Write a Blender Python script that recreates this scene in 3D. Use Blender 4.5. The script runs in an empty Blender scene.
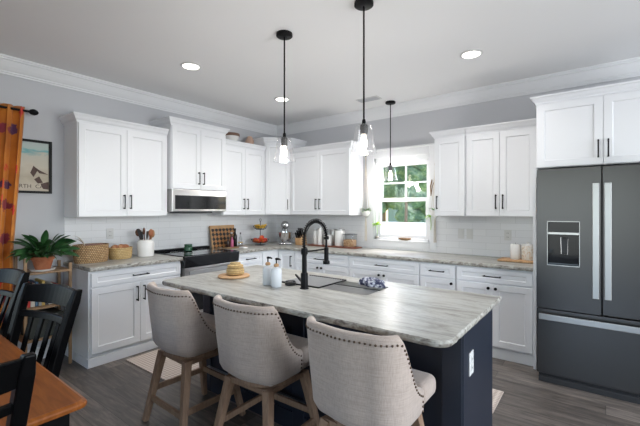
import bpy, bmesh, math, random
from mathutils import Vector, Matrix, noise
PI = math.pi
V = Vector
random.seed(7)
scn = bpy.context.scene
COL = scn.collection

# ------------------------------------------------------------------ camera, world, lights, exposure
cam_d = bpy.data.cameras.new('camera')
cam = bpy.data.objects.new('camera', cam_d); COL.objects.link(cam)
cam_d.sensor_width = 36.0
cam_d.lens = 367.4 / 640 * 36
cam_d.shift_y = -2.8 / 640
cam_d.clip_start = 0.05
cam.location = (4.316, -4.489, 1.443)
cam.rotation_euler = (PI / 2, 0, 0.649)
scn.camera = cam

world = bpy.data.worlds.new('world'); scn.world = world; world.use_nodes = True
wn = world.node_tree; wn.nodes.clear()
wo = wn.nodes.new('ShaderNodeOutputWorld'); wb = wn.nodes.new('ShaderNodeBackground')
sky = wn.nodes.new('ShaderNodeTexSky')
try:
    sky.sky_type = 'NISHITA'; sky.sun_disc = False; sky.sun_elevation = math.radians(55); sky.sun_rotation = math.radians(10)
    sky.air_density = 1.0; sky.dust_density = 2.0
except Exception:
    pass
wb.inputs['Strength'].default_value = 1.0
wn.links.new(sky.outputs[0], wb.inputs['Color']); wn.links.new(wb.outputs[0], wo.inputs['Surface'])

def sun(name, energy, vec, angle, color):
    d = bpy.data.lights.new(name, 'SUN'); d.energy = energy; d.angle = angle; d.color = color
    o = bpy.data.objects.new(name, d); COL.objects.link(o)
    o.rotation_euler = V(vec).to_track_quat('-Z', 'Y').to_euler(); return o
sun('sun', 7.0, (-0.06, -0.50, -1.0), 0.01, (1, .96, .9))

def area(name, loc, vec, sx, sy, power, color):
    d = bpy.data.lights.new(name, 'AREA'); d.shape = 'RECTANGLE'; d.size = sx; d.size_y = sy; d.energy = power; d.color = color
    o = bpy.data.objects.new(name, d); COL.objects.link(o); o.location = loc
    o.rotation_euler = V(vec).to_track_quat('-Z', 'Y').to_euler(); return o
# added fill lamps in invented, unseen wall openings, standing in for window daylight
area('fill_right', (7.36, -2.7, 1.45), (-1, 0.0, 0.03), 2.8, 2.0, 150, (.92, .96, 1.0))
area('fill_front', (3.6, -8.45, 1.35), (0, 1, 0.03), 3.6, 2.1, 20, (.92, .96, 1.0))

scn.view_settings.view_transform = 'Standard'
scn.view_settings.look = 'None'
scn.view_settings.exposure = -0.08
scn.view_settings.gamma = 1.0
scn.view_settings.use_curve_mapping = False
scn.cycles.max_bounces = 10
scn.cycles.diffuse_bounces = 5
scn.cycles.transparent_max_bounces = 12
scn.cycles.sample_clamp_indirect = 4.0
scn.cycles.caustics_reflective = False
scn.cycles.caustics_refractive = False

# ------------------------------------------------------------------ materials
def mat(name, col=(.8, .8, .8), rough=.5, metal=0.0, spec=.5, **kw):
    m = bpy.data.materials.new(name); m.use_nodes = True
    b = m.node_tree.nodes['Principled BSDF']
    b.inputs['Base Color'].default_value = (*col, 1); b.inputs['Roughness'].default_value = rough
    b.inputs['Metallic'].default_value = metal
    b.inputs['Specular IOR Level'].default_value = spec
    for k, v in kw.items(): b.inputs[k.replace('_', ' ')].default_value = v
    return m
class NT:
    def __init__(s, m): s.m = m; s.t = m.node_tree; s.b = s.t.nodes['Principled BSDF']
    def n(s, t, **kw):
        x = s.t.nodes.new('ShaderNode' + t)
        for k, v in kw.items():
            if k.startswith('i_'): x.inputs[k[2:].replace('_', ' ')].default_value = v
            else: setattr(x, k, v)
        return x
    def l(s, a, b): s.t.links.new(a, b)
    def coords(s, scale=(1, 1, 1), rot=(0, 0, 0), world=False):
        if world:
            g = s.n('NewGeometry'); o = g.outputs['Position']
        else:
            o = s.n('TexCoord').outputs['Object']
        mp = s.n('Mapping'); mp.inputs['Location'].default_value = (.37, .37, .37) if scale[0] == 0 else (0, 0, 0); mp.inputs['Scale'].default_value = scale; mp.inputs['Rotation'].default_value = rot
        s.l(o, mp.inputs['Vector']); return mp.outputs[0]
    def noise(s, vec, scale=5, detail=4, rough=.5, dist=0):
        x = s.n('TexNoise'); x.inputs['Scale'].default_value = scale; x.inputs['Detail'].default_value = detail
        x.inputs['Roughness'].default_value = rough; x.inputs['Distortion'].default_value = dist
        s.l(vec, x.inputs['Vector']); return x.outputs['Fac']
    def ramp(s, fac, stops, interp='LINEAR'):
        r = s.n('ValToRGB'); r.color_ramp.interpolation = interp; e = r.color_ramp.elements
        while len(e) < len(stops): e.new(0.5)
        for q, (p, c) in zip(e, stops): q.position = p; q.color = (*c, 1) if len(c) == 3 else c
        s.l(fac, r.inputs[0]); return r.outputs[0]
    def mix(s, fac, a, b, mode='MIX'):
        x = s.n('MixRGB', blend_type=mode)
        for i, v in ((0, fac), (1, a), (2, b)):
            if hasattr(v, 'links'): s.l(v, x.inputs[i])
            else: x.inputs[i].default_value = v if i == 0 else (*v, 1)
        return x.outputs[0]
    def bump(s, h, strength=.3, dist=.01):
        x = s.n('Bump'); x.inputs['Strength'].default_value = strength; x.inputs['Distance'].default_value = dist
        s.l(h, x.inputs['Height']); s.l(x.outputs[0], s.b.inputs['Normal'])
    def base(s, c): s.l(c, s.b.inputs['Base Color'])

WHITE = mat('cabinet_white_paint', (.80, .815, .84), .35)
TRIM = mat('trim_white_paint', (.76, .77, .785), .45)
BLACK = mat('matte_black_metal', (.005, .005, .006), .42, 0, .14)
WALL = mat('wall_grey_paint', (.54, .55, .575), .7); n = NT(WALL); n.bump(n.noise(n.coords(world=True), 180, 2), .06, .002)
CEIL = mat('ceiling_paint', (.84, .84, .84), .8); n = NT(CEIL); n.bump(n.noise(n.coords(world=True), 120, 2), .05, .002)
NAVY = mat('navy_cabinet_paint', (.013, .018, .031), .4)
STEEL = mat('brushed_steel', (.55, .54, .53), .3, 1.0)
CHROME = mat('bright_steel', (.50, .50, .50), .34, 1.0)
DSTEEL = mat('dark_stainless_steel', (.105, .102, .102), .30, 1.0)
n = NT(DSTEEL); c = n.coords((1, 1, 260), world=True); n.bump(n.noise(c, 3, 2), .03, .001)
BGLASS = mat('black_glass', (.006, .007, .009), .06)
DARK = mat('dark_plastic', (.02, .02, .022), .45)
PLATE = mat('white_plastic', (.66, .66, .65), .4)
CERAM = mat('white_ceramic', (.78, .77, .75), .25)
def emis(name, col, st):
    m = mat(name, (0.8, 0.8, 0.8)); b = m.node_tree.nodes['Principled BSDF']
    b.inputs['Emission Color'].default_value = (*col, 1); b.inputs['Emission Strength'].default_value = st; return m
BULB = emis('lit_bulb', (1, .84, .62), 5.0)
CANLED = emis('led_diffuser', (1, .95, .86), 6.0)

def glass(name, tint=(1, 1, 1), refl=1.0):
    m = bpy.data.materials.new(name); m.use_nodes = True; t = m.node_tree; t.nodes.clear()
    o = t.nodes.new('ShaderNodeOutputMaterial'); tr = t.nodes.new('ShaderNodeBsdfTransparent'); gl = t.nodes.new('ShaderNodeBsdfGlossy')
    mx = t.nodes.new('ShaderNodeMixShader'); fr = t.nodes.new('ShaderNodeLayerWeight'); pw = t.nodes.new('ShaderNodeMath'); ml = t.nodes.new('ShaderNodeMath')
    tr.inputs[0].default_value = (*tint, 1); gl.inputs['Roughness'].default_value = .04
    fr.inputs[0].default_value = .5; pw.operation = 'POWER'; pw.inputs[1].default_value = 3.0
    ml.operation = 'MULTIPLY_ADD'; ml.inputs[1].default_value = .8; ml.inputs[2].default_value = .045 * refl
    t.links.new(fr.outputs['Facing'], pw.inputs[0]); t.links.new(pw.outputs[0], ml.inputs[0]); t.links.new(ml.outputs[0], mx.inputs[0])
    t.links.new(tr.outputs[0], mx.inputs[1]); t.links.new(gl.outputs[0], mx.inputs[2]); t.links.new(mx.outputs[0], o.inputs[0]); return m
GLASS = glass('window_glass')
SHADE = glass('seeded_lamp_glass', (.97, .97, .98), 2.0)
JARGLASS = glass('jar_glass', (.88, .89, .90), 1.5)
GREENGLASS = mat('dark_green_glass', (.008, .06, .025), .08)

def hazy(m, amt, col=(.95, .95, .95)):
    t = m.node_tree; o = [x for x in t.nodes if x.type == 'OUTPUT_MATERIAL'][0]; src = o.inputs[0].links[0].from_socket
    d = t.nodes.new('ShaderNodeBsdfTranslucent'); d.inputs[0].default_value = (*col, 1); x = t.nodes.new('ShaderNodeMixShader'); x.inputs[0].default_value = amt
    t.links.new(src, x.inputs[1]); t.links.new(d.outputs[0], x.inputs[2]); t.links.new(x.outputs[0], o.inputs[0])
hazy(SHADE, .006)
def stone(name, along_x):
    m = mat(name, rough=.33, spec=.28); n = NT(m)
    sc = (0.55, 3.2, 3.2) if along_x else (3.2, .55, 3.2)
    c = n.coords(sc, (0, 0, .10 if along_x else -.1), world=True)
    wob = n.noise(c, 2.2, 6, .62, 1.4)
    fine = n.noise(c, 9, 8, .7, .8)
    col = n.ramp(wob, [(.30, (.13, .12, .11)), (.40, (.36, .34, .31)), (.47, (.60, .60, .57)), (.54, (.72, .73, .72)), (.60, (.38, .38, .37)), (.66, (.62, .62, .60)), (.8, (.42, .34, .27))])
    col2 = n.ramp(fine, [(.35, (.25, .22, .19)), (.5, (.62, .62, .60)), (.62, (.72, .73, .72)), (.75, (.40, .38, .36))])
    base = n.mix(.42, col, col2)
    sp = n.noise(n.coords((1, 1, 1), world=True), 60, 3, .6)
    base = n.mix(n.ramp(sp, [(.60, (0, 0, 0)), (.72, (.45, .45, .45))]), base, (.22, .19, .17))
    n.base(n.mix(1.0, base, (.66, .655, .63), 'MULTIPLY')); return m
STONE_X = stone('quartzite_along_x', True)
STONE_Y = stone('quartzite_along_y', False)

def edge_stone():
    m = mat('quartzite_rough_edge', rough=.45); n = NT(m)
    c = n.coords((1, 1, 1.8), world=True); a = n.noise(c, 22, 6, .65, .5)
    n.base(n.ramp(a, [(.3, (.08, .07, .06)), (.42, (.25, .23, .20)), (.55, (.42, .41, .37)), (.72, (.60, .59, .55))]))
    n.bump(a, .35, .006); return m
STONE_E = edge_stone()

def floor_mat():
    m = mat('grey_vinyl_planks', rough=.33); n = NT(m)
    c = n.coords((1, 1, 1), world=True)
    b = n.n('TexBrick'); n.l(c, b.inputs['Vector'])
    b.offset = .37; b.inputs['Scale'].default_value = 1.0; b.inputs['Brick Width'].default_value = 1.2; b.inputs['Row Height'].default_value = .15
    b.inputs['Mortar Size'].default_value = .0015; b.inputs['Bias'].default_value = 0
    b.inputs['Color1'].default_value = (0, 0, 0, 1); b.inputs['Color2'].default_value = (1, 1, 1, 1); b.inputs['Mortar'].default_value = (.5, .5, .5, 1)
    off = n.n('VectorMath', operation='MULTIPLY_ADD'); n.l(b.outputs['Color'], off.inputs[0]); off.inputs[1].default_value = (3.1, 7.7, 0); n.l(c, off.inputs[2])
    mp = n.n('Mapping'); mp.inputs['Scale'].default_value = (1.2, 11, 1); n.l(off.outputs[0], mp.inputs[0])
    g = n.noise(mp.outputs[0], 3.0, 8, .65, .6)
    tone = n.ramp(b.outputs['Color'], [(0, (.082, .070, .061)), (1, (.175, .151, .134))])
    grain = n.ramp(g, [(.28, (.36, .35, .35)), (.5, (.95, .95, .95)), (.70, (1.75, 1.68, 1.62))])
    col = n.mix(1.0, tone, grain, 'MULTIPLY')
    col = n.mix(b.outputs['Fac'], col, (.02, .018, .017))
    n.base(col); n.bump(g, .12, .003); return m
FLOOR = floor_mat()

def tile_mat():
    m = mat('white_subway_tile', (.7, .71, .72), .16); n = NT(m)
    g = n.n('NewGeometry'); s = n.n('SeparateXYZ'); n.l(g.outputs['Position'], s.inputs[0])
    ad = n.n('Math', operation='SUBTRACT'); n.l(s.outputs[0], ad.inputs[0]); n.l(s.outputs[1], ad.inputs[1])
    cb = n.n('CombineXYZ'); n.l(ad.outputs[0], cb.inputs[0]); n.l(s.outputs[2], cb.inputs[1])
    b = n.n('TexBrick'); n.l(cb.outputs[0], b.inputs['Vector']); b.inputs['Scale'].default_value = 1
    b.inputs['Brick Width'].default_value = .30; b.inputs['Row Height'].default_value = .0765; b.inputs['Mortar Size'].default_value = .0016
    b.inputs['Color1'].default_value = (.78, .79, .81, 1); b.inputs['Color2'].default_value = (.82, .83, .845, 1); b.inputs['Mortar'].default_value = (.64, .65, .66, 1)
    n.base(b.outputs['Color'])
    inv = n.n('Math', operation='SUBTRACT'); inv.inputs[0].default_value = 1; n.l(b.outputs['Fac'], inv.inputs[1])
    n.bump(inv.outputs[0], .25, .003); return m
TILE = tile_mat()

def wood(name, c1, c2, scale=(1, 1, 12), rough=.5, ns=3.0, bump=.15):
    m = mat(name, rough=rough); n = NT(m)
    g = n.noise(n.coords(scale), ns, 6, .6, 1.0)
    n.base(n.ramp(g, [(.3, c1), (.7, c2)])); n.bump(g, bump, .002); return m
OAK = wood('weathered_oak', (.20, .122, .078), (.33, .215, .142), (14, 14, 1.2), .6)
TABLE = wood('stained_table_wood', (.17, .048, .010), (.33, .105, .022), (1.2, 14, 8), .35, 2.0, .03)
TABLE.node_tree.nodes['Principled BSDF'].inputs['Specular IOR Level'].default_value = .15
SHELFW = wood('pale_shelf_wood', (.20, .12, .06), (.34, .21, .11), (6, 6, 2), .55)
BOARDW = wood('chopping_board_wood', (.40, .22, .10), (.58, .36, .18), (8, 2, 2), .5)
TRAYW = wood('dark_red_wood', (.13, .035, .02), (.22, .07, .035), (2, 10, 2), .45)
BLACKP = mat('black_chair_paint', (.003, .003, .0035), .36, 0, .07)
TERRA = mat('terracotta', (.36, .115, .045), .8); n = NT(TERRA); g = n.noise(n.coords(), 14, 4); n.base(n.ramp(g, [(.3, (.28, .08, .03)), (.7, (.45, .17, .08))]))

def linen():
    m = mat('beige_linen', rough=.9); n = NT(m)
    a = n.noise(n.coords((1, 1, 26)), 14, 3); b = n.noise(n.coords((26, 26, 1)), 14, 3)
    k = n.mix(.5, a, b)
    n.base(n.ramp(k, [(.35, (.375, .30, .258)), (.65, (.53, .44, .38))])); n.bump(k, .35, .002)
    n.b.inputs['Sheen Weight'].default_value = .3; return m
LINEN = linen()
NAIL = mat('aged_brass_nailhead', (.14, .10, .075), .35, 1.0)

def wicker(name, c1, c2, c3):
    m = mat(name, rough=.75); n = NT(m)
    b = n.n('TexBrick'); tc = n.n('TexCoord'); s = n.n('SeparateXYZ'); n.l(tc.outputs['Object'], s.inputs[0])
    at = n.n('Math', operation='ARCTAN2'); n.l(s.outputs[0], at.inputs[0]); n.l(s.outputs[1], at.inputs[1])
    cb = n.n('CombineXYZ'); n.l(at.outputs[0], cb.inputs[0]); n.l(s.outputs[2], cb.inputs[1])
    mp = n.n('Mapping'); mp.inputs['Scale'].default_value = (5.2, 46, 1); n.l(cb.outputs[0], mp.inputs[0])
    n.l(mp.outputs[0], b.inputs['Vector']); b.inputs['Scale'].default_value = 1; b.inputs['Brick Width'].default_value = .8; b.inputs['Row Height'].default_value = .8
    b.inputs['Mortar Size'].default_value = .10; b.inputs['Color1'].default_value = (*c1, 1); b.inputs['Color2'].default_value = (*c2, 1); b.inputs['Mortar'].default_value = (*c3, 1)
    b.inputs['Mortar Smooth'].default_value = .4
    n.base(b.outputs['Color']); inv = n.n('Math', operation='SUBTRACT'); inv.inputs[0].default_value = 1; n.l(b.outputs['Fac'], inv.inputs[1]); n.bump(inv.outputs[0], .9, .006)
    return m
WICK = wicker('wicker_weave', (.46, .28, .13), (.62, .42, .22), (.10, .045, .02))
WICK2 = wicker('straw_weave', (.60, .42, .18), (.72, .54, .27), (.38, .22, .08))

def rug_mat():
    m = mat('woven_cream_rug', rough=.95); n = NT(m)
    v = n.n('TexChecker'); v.inputs['Scale'].default_value = 34; n.l(n.coords((1, 1.5, 1), (0, 0, .78)), v.inputs[0])
    a = n.noise(n.coords(), 90, 2)
    k = n.mix(.25, v.outputs['Color'], a)
    v.inputs[1].default_value = (.62, .54, .48, 1); v.inputs[2].default_value = (.44, .36, .31, 1)
    n.base(v.outputs['Color']); n.bump(k, .5, .004); return m
RUG = rug_mat()

def curtain_mat():
    m = mat('orange_floral_curtain', rough=.65); n = NT(m)
    c = n.coords((1, 1, 1), world=True)
    vo = n.n('TexVoronoi'); vo.inputs['Scale'].default_value = 6.2; n.l(n.n('TexCoord').outputs['Object'], vo.inputs[0])
    dist = n.noise(c, 22, 4, .6, 1.0)
    s = n.n('Math', operation='MULTIPLY_ADD'); n.l(dist, s.inputs[0]); s.inputs[1].default_value = .55; n.l(vo.outputs['Distance'], s.inputs[2])
    mask = n.ramp(s.outputs[0], [(.57, (1, 1, 1)), (.61, (0, 0, 0))])
    sep = n.n('SeparateColor'); n.l(vo.outputs['Color'], sep.inputs[0])
    fl = n.ramp(sep.outputs[0], [(.0, (.60, .03, .015)), (.45, (.72, .06, .02)), (.55, (.10, .03, .09)), (.8, (.25, .03, .05)), (1, (.62, .05, .03))], 'CONSTANT')
    bg = n.ramp(n.noise(c, 5, 3), [(.3, (.42, .12, .010)), (.7, (.62, .22, .022))])
    n.base(n.mix(mask, bg, fl)); n.b.inputs['Sheen Weight'].default_value = .2; return m
CURT = curtain_mat()

def check_mat():
    m = mat('checkered_board', rough=.45); n = NT(m)
    v = n.n('TexChecker'); v.inputs['Scale'].default_value = 1; n.l(n.coords((0, 23, 23), (PI / 4, 0, 0)), v.inputs[0])
    v.inputs[1].default_value = (.36, .17, .06, 1); v.inputs[2].default_value = (.010, .006, .005, 1); n.base(v.outputs['Color']); return m
CHECK = check_mat()

def speckle(name, c1, c2, sc=30, th=.5, rough=.8):
    m = mat(name, rough=rough); n = NT(m); a = n.noise(n.coords(), sc, 3, .5)
    n.base(n.ramp(a, [(th - .03, c1), (th + .03, c2)])); return m
TOWEL = speckle('navy_white_towel', (.035, .04, .09), (.40, .42, .48), 48, .52)
LEAF = mat('dark_green_leaf', (.018, .075, .022), .35); n = NT(LEAF); n.base(n.ramp(n.noise(n.coords(), 9, 3), [(.35, (.010, .045, .014)), (.7, (.045, .14, .04))]))
LIME = mat('lime_green_leaf', (.32, .60, .04), .5, Subsurface_Weight=.0)
MIDLEAF = mat('mid_green_leaf', (.10, .24, .06), .5)
STRING = mat('macrame_cord', (.58, .52, .44), .9)
BREAD = speckle('brown_crusty_bread', (.32, .12, .05), (.48, .24, .12), 12)
CRACK = speckle('tan_crackers', (.42, .22, .10), (.62, .40, .22), 45)
BANANA = mat('ripe_banana', (.78, .47, .05), .5)
APPLE = speckle('red_apple', (.50, .03, .015), (.60, .13, .03), 8, .55, .3)
PATTERN = speckle('tan_patterned_white_ceramic', (.62, .48, .34), (.75, .72, .66), 55, .44, .4)
PAPER = mat('paper', (.7, .68, .62), .8)
GRASS = speckle('sunny_lawn', (.20, .30, .08), (.32, .40, .14), 3)
FOLI = mat('tree_foliage', rough=.7); n = NT(FOLI); n.base(n.ramp(n.noise(n.coords(), 5, 6, .7), [(.3, (.08, .16, .09)), (.5, (.22, .34, .20)), (.7, (.55, .62, .36))])); n.bump(n.noise(n.coords(), 9, 6, .8), 1, .3)
BARK = mat('tree_bark', (.16, .10, .07), .9)
VINYL = mat('white_vinyl_fence', (.92, .92, .92), .5)
HOUSE = mat('grey_blue_siding', (.25, .30, .30), .7)

# ------------------------------------------------------------------ mesh helpers
def prim(o): return o
class B:
    """collects shapes, then links them as ONE mesh object"""
    def __init__(s): s.bm = bmesh.new(); s.sm = False
    def box(s, a, b):
        x0, y0, z0 = a; x1, y1, z1 = b
        return s.hexa([(x0, y0, z0), (x1, y0, z0), (x1, y1, z0), (x0, y1, z0), (x0, y0, z1), (x1, y0, z1), (x1, y1, z1), (x0, y1, z1)])
    def hexa(s, p):
        v = [s.bm.verts.new(q) for q in p]
        for f in ((3, 2, 1, 0), (4, 5, 6, 7), (0, 1, 5, 4), (1, 2, 6, 5), (2, 3, 7, 6), (3, 0, 4, 7)): s.bm.faces.new([v[i] for i in f])
        return s
    def obox(s, F, a, b):
        """box in a frame F=(origin, along, out): coordinates (along, out, z)"""
        P = lambda u, d, z: F[0] + F[1] * u + F[2] * d + V((0, 0, z))
        (u0, d0, z0), (u1, d1, z1) = a, b
        return s.hexa([P(u0, d0, z0), P(u1, d0, z0), P(u1, d1, z0), P(u0, d1, z0), P(u0, d0, z1), P(u1, d0, z1), P(u1, d1, z1), P(u0, d1, z1)])
    def bar(s, p, q, w0, w1=None, up=(0, 0, 1), d0=None, d1=None):
        """square bar from p to q tapering from w0 to w1"""
        p, q = V(p), V(q); w1 = w0 if w1 is None else w1; d0 = w0 if d0 is None else d0; d1 = w1 if d1 is None else d1
        z = (q - p).normalized(); u = V(up)
        if abs(z.dot(u)) > .95: u = V((0, 1, 0))
        x = u.cross(z).normalized(); y = z.cross(x)
        f = lambda c, w, d: [c - x * w / 2 - y * d / 2, c + x * w / 2 - y * d / 2, c + x * w / 2 + y * d / 2, c - x * w / 2 + y * d / 2]
        return s.hexa(f(p, w0, d0) + f(q, w1, d1))
    def lathe(s, prof, c=(0, 0, 0), n=24, cap=True, ax='z', sx=1, sy=1):
        c = V(c); rings = []
        for r, z in prof:
            rg = []
            for i in range(n):
                a = 2 * PI * i / n; x, y = r * math.cos(a) * sx, r * math.sin(a) * sy
                q = V((x, y, z)) if ax == 'z' else (V((z, x, y)) if ax == 'x' else V((y, z, x)))
                rg.append(s.bm.verts.new(c + q))
            rings.append(rg)
        for A, Bq in zip(rings, rings[1:]):
            for i in range(n): s.bm.faces.new([A[i], A[(i + 1) % n], Bq[(i + 1) % n], Bq[i]])
        if cap:
            s.bm.faces.new(rings[0][::-1]); s.bm.faces.new(rings[-1])
        return s
    def cyl(s, p, q, r, r2=None, n=16):
        return s.tube([p, q], [r, r if r2 is None else r2], n)
    def tube(s, pts, r, n=10, cap=True, closed=False):
        pts = [V(p) for p in pts]; N = len(pts); rs = r if isinstance(r, (list, tuple)) else [r] * N
        rings = []; prev = None
        for i, p in enumerate(pts):
            t = (pts[min(i + 1, N - 1)] - pts[max(i - 1, 0)]).normalized() if not closed else (pts[(i + 1) % N] - pts[i - 1]).normalized()
            if prev is None:
                u = V((0, 0, 1)) if abs(t.z) < .9 else V((1, 0, 0))
                x = u.cross(t).normalized()
            else:
                x = (prev - t * prev.dot(t)).normalized()
            prev = x; y = t.cross(x)
            rings.append([s.bm.verts.new(p + (x * math.cos(2 * PI * k / n) + y * math.sin(2 * PI * k / n)) * rs[i]) for k in range(n)])
        prs = list(zip(rings, rings[1:])) + ([(rings[-1], rings[0])] if closed else [])
        for A, C in prs:
            for k in range(n): s.bm.faces.new([A[k], A[(k + 1) % n], C[(k + 1) % n], C[k]])
        if cap and not closed: s.bm.faces.new(rings[0][::-1]); s.bm.faces.new(rings[-1])
        return s
    def ball(s, c, r, sub=2, sc=(1, 1, 1)):
        res = bmesh.ops.create_icosphere(s.bm, subdivisions=sub, radius=r)
        for v in res['verts']: v.co = V((v.co.x * sc[0], v.co.y * sc[1], v.co.z * sc[2])) + V(c)
        return res['verts']
    def rbox(s, a, b, r, seg=3):
        """box with rounded edges"""
        t = bmesh.new(); bmesh.ops.create_cube(t, size=1)
        for v in t.verts: v.co = V([(a[i] + b[i]) / 2 + v.co[i] * (b[i] - a[i]) for i in range(3)])
        bmesh.ops.bevel(t, geom=t.edges[:], offset=r, segments=seg, affect='EDGES', profile=.5)
        m = bpy.data.meshes.new('tmp'); t.to_mesh(m); t.free(); s.bm.from_mesh(m); bpy.data.meshes.remove(m); return s
    def grid(s, rows, close_u=False, close_v=False):
        vs = [[s.bm.verts.new(p) for p in r] for r in rows]; R = len(vs); Cn = len(vs[0])
        for i in range(R if close_u else R - 1):
            for j in range(Cn if close_v else Cn - 1):
                s.bm.faces.new([vs[i][j], vs[(i + 1) % R][j], vs[(i + 1) % R][(j + 1) % Cn], vs[i][(j + 1) % Cn]])
        return vs
    def build(s, name, m, parent=None, world=False, smooth=False, bevel=0, loc=None, sub=0, seg=2, mats=None):
        off = V((0, 0, 0))
        if world and parent is not None:
            p = parent
            while p is not None: off += p.location; p = p.parent
        if loc is not None and world: off += V(loc)
        if off.length: bmesh.ops.translate(s.bm, verts=s.bm.verts[:], vec=-off)
        bmesh.ops.recalc_face_normals(s.bm, faces=s.bm.faces[:])
        me = bpy.data.meshes.new(name); s.bm.to_mesh(me); s.bm.free()
        for q in (mats or [m]): me.materials.append(q)
        if smooth:
            for p in me.polygons: p.use_smooth = True
        o = bpy.data.objects.new(name, me); COL.objects.link(o)
        if parent is not None: o.parent = parent
        if loc is not None: o.location = loc
        if bevel:
            md = o.modifiers.new('bevel', 'BEVEL'); md.width = bevel; md.segments = seg; md.limit_method = 'ANGLE'; md.angle_limit = math.radians(40)
        if sub:
            md = o.modifiers.new('sub', 'SUBSURF'); md.levels = sub; md.render_levels = sub
        if smooth:
            try: me.set_sharp_from_angle(angle=math.radians(42))
            except Exception: pass
        return o
def tag(o, label=None, cat=None, group=None, kind=None):
    if label: o['label'] = label
    if cat: o['category'] = cat
    if group: o['group'] = group
    if kind: o['kind'] = kind
    return o
def thing(name, label, cat, loc=(0, 0, 0), rz=0, group=None):
    o = bpy.data.objects.new(name, None); o.empty_display_size = .1; COL.objects.link(o)
    o.location = loc; o.rotation_euler = (0, 0, rz); return tag(o, label, cat, group)
def struct(o, ): o['kind'] = 'structure'; return o
def copy_tree(o, parent=None):
    c = o.copy(); COL.objects.link(c)
    if parent is not None: c.parent = parent
    for ch in [x for x in o.children]: copy_tree(ch, c)
    return c

# ------------------------------------------------------------------ room shell
H = 2.83
XR, YF = 7.4, -8.4
b = B(); b.box((-.15, YF - .15, -.1), (XR + .15, .15, 0)); struct(b.build('floor', FLOOR))
b = B(); b.box((-.15, YF - .15, H), (XR + .15, .15, H + .12)); struct(b.build('ceiling', CEIL))
WX0, WX1, WZ0, WZ1 = 1.845, 2.645, 1.04, 2.16     # kitchen window opening
b = B(); b.box((-.15, 0, 0), (WX0, .15, H)); b.box((WX1, 0, 0), (XR + .15, .15, H)); b.box((WX0, 0, 0), (WX1, .15, WZ0)); b.box((WX0, 0, WZ1), (WX1, .15, H))
struct(b.build('wall_back', WALL))
b = B(); b.box((-.15, YF, 0), (0, -5.6, H)); b.box((-.15, -3.75, 0), (0, 0, H)); b.box((-.15, -5.6, 2.15), (0, -3.75, H)); b.box((-.15, -5.6, 0), (0, -3.75, .5))
struct(b.build('wall_left', WALL))
b = B(); b.box((XR, YF, 0), (XR + .15, -4.2, H)); b.box((XR, -1.2, 0), (XR + .15, 0, H)); b.box((XR, -4.2, 2.5), (XR + .15, -1.2, H)); b.box((XR, -4.2, 0), (XR + .15, -1.2, .4))
struct(b.build('wall_right', WALL))
b = B(); b.box((-.15, YF - .15, 0), (1.7, YF, H)); b.box((5.5, YF - .15, 0), (XR + .15, YF, H)); b.box((1.7, YF - .15, 2.45), (5.5, YF, H)); b.box((1.7, YF - .15, 0), (5.5, YF, .25))
struct(b.build('wall_front', WALL))

# window beside the dining table, behind the curtain
b = B(); b.box((-.10, -5.6, .5), (-.04, -5.54, 2.15)); b.box((-.10, -3.81, .5), (-.04, -3.75, 2.15)); b.box((-.10, -5.54, .5), (-.04, -3.81, .56)); b.box((-.10, -5.54, 2.09), (-.04, -3.81, 2.15)); b.box((-.09, -4.70, .56), (-.05, -4.65, 2.09))
w2 = struct(b.build('window_2', TRIM, bevel=.003))
b = B(); b.box((-.072, -5.54, .56), (-.068, -3.81, 2.09)); b.build('pane', GLASS, w2)

# crown moulding: profile (distance from wall, z)
CP = [(0, 2.682), (.012, 2.682), (.014, 2.695), (.022, 2.70), (.024, 2.712), (.034, 2.722), (.052, 2.748), (.070, 2.780), (.078, 2.795), (.090, 2.80), (.092, 2.812), (.100, 2.815), (.100, H), (0, H)]
b = B(); b.grid([[(d, YF, z) for d, z in CP], [(d, -d, z) for d, z in CP]]); struct(b.build('trim_1', TRIM))
b = B(); b.grid([[(d, -d, z) for d, z in CP], [(XR, -d, z) for d, z in CP]]); struct(b.build('trim_2', TRIM))
b = B(); b.box((0, YF, 0), (.015, -3.12, .12)); struct(b.build('baseboard_left', TRIM, bevel=.003))

# kitchen window (structure)
b = B()
cx0, cx1, cz0, cz1 = 1.745, 2.715, .95, 2.25
b.box((cx0, -.022, cz0), (WX0 + .01, 0, cz1)); b.box((WX1 - .01, -.022, cz0), (cx1, 0, cz1))
b.box((WX0 + .01, -.022, cz1 - .10), (WX1 - .01, 0, cz1)); b.box((WX0 + .01, -.022, cz0), (WX1 - .01, 0, WZ0 + .005))
b.box((cx0 - .01, -.034, cz1), (cx1 + .01, 0, cz1 + .02))
b.box((WX0 - .005, -.04, WZ0 - .008), (WX1 + .005, .0, WZ0 + .008))
fr = struct(b.build('window_1', TRIM, bevel=.003))
b = B()
b.box((WX0, 0, WZ0), (WX0 + .035, .15, WZ1)); b.box((WX1 - .035, 0, WZ0), (WX1, .15, WZ1)); b.box((WX0, 0, WZ1 - .075), (WX1, .15, WZ1)); b.box((WX0, 0, WZ0), (WX1, .15, WZ0 + .03))
b.build('window_jamb', TRIM, fr)
def sash(y, z0, z1, nm, vx=None, hz=None, rail=.045):
    b = B(); x0, x1 = WX0 + .035, WX1 - .035
    b.box((x0, y, z0), (x0 + rail, y + .035, z1)); b.box((x1 - rail, y, z0), (x1, y + .035, z1)); b.box((x0 + rail, y, z0), (x1 - rail, y + .035, z0 + rail)); b.box((x0 + rail, y, z1 - rail), (x1 - rail, y + .035, z1))
    if vx: b.box((vx - .01, y + .005, z0 + rail), (vx + .01, y + .03, z1 - rail))
    if hz: b.box((x0 + rail, y + .006, hz - .01), (x1 - rail, y + .029, hz + .01))
    o = b.build(nm, TRIM, fr, bevel=.002)
    g = B(); g.box((x0 + rail, y + .015, z0 + rail), (x1 - rail, y + .019, z1 - rail)); g.build('pane', GLASS, o)
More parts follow.
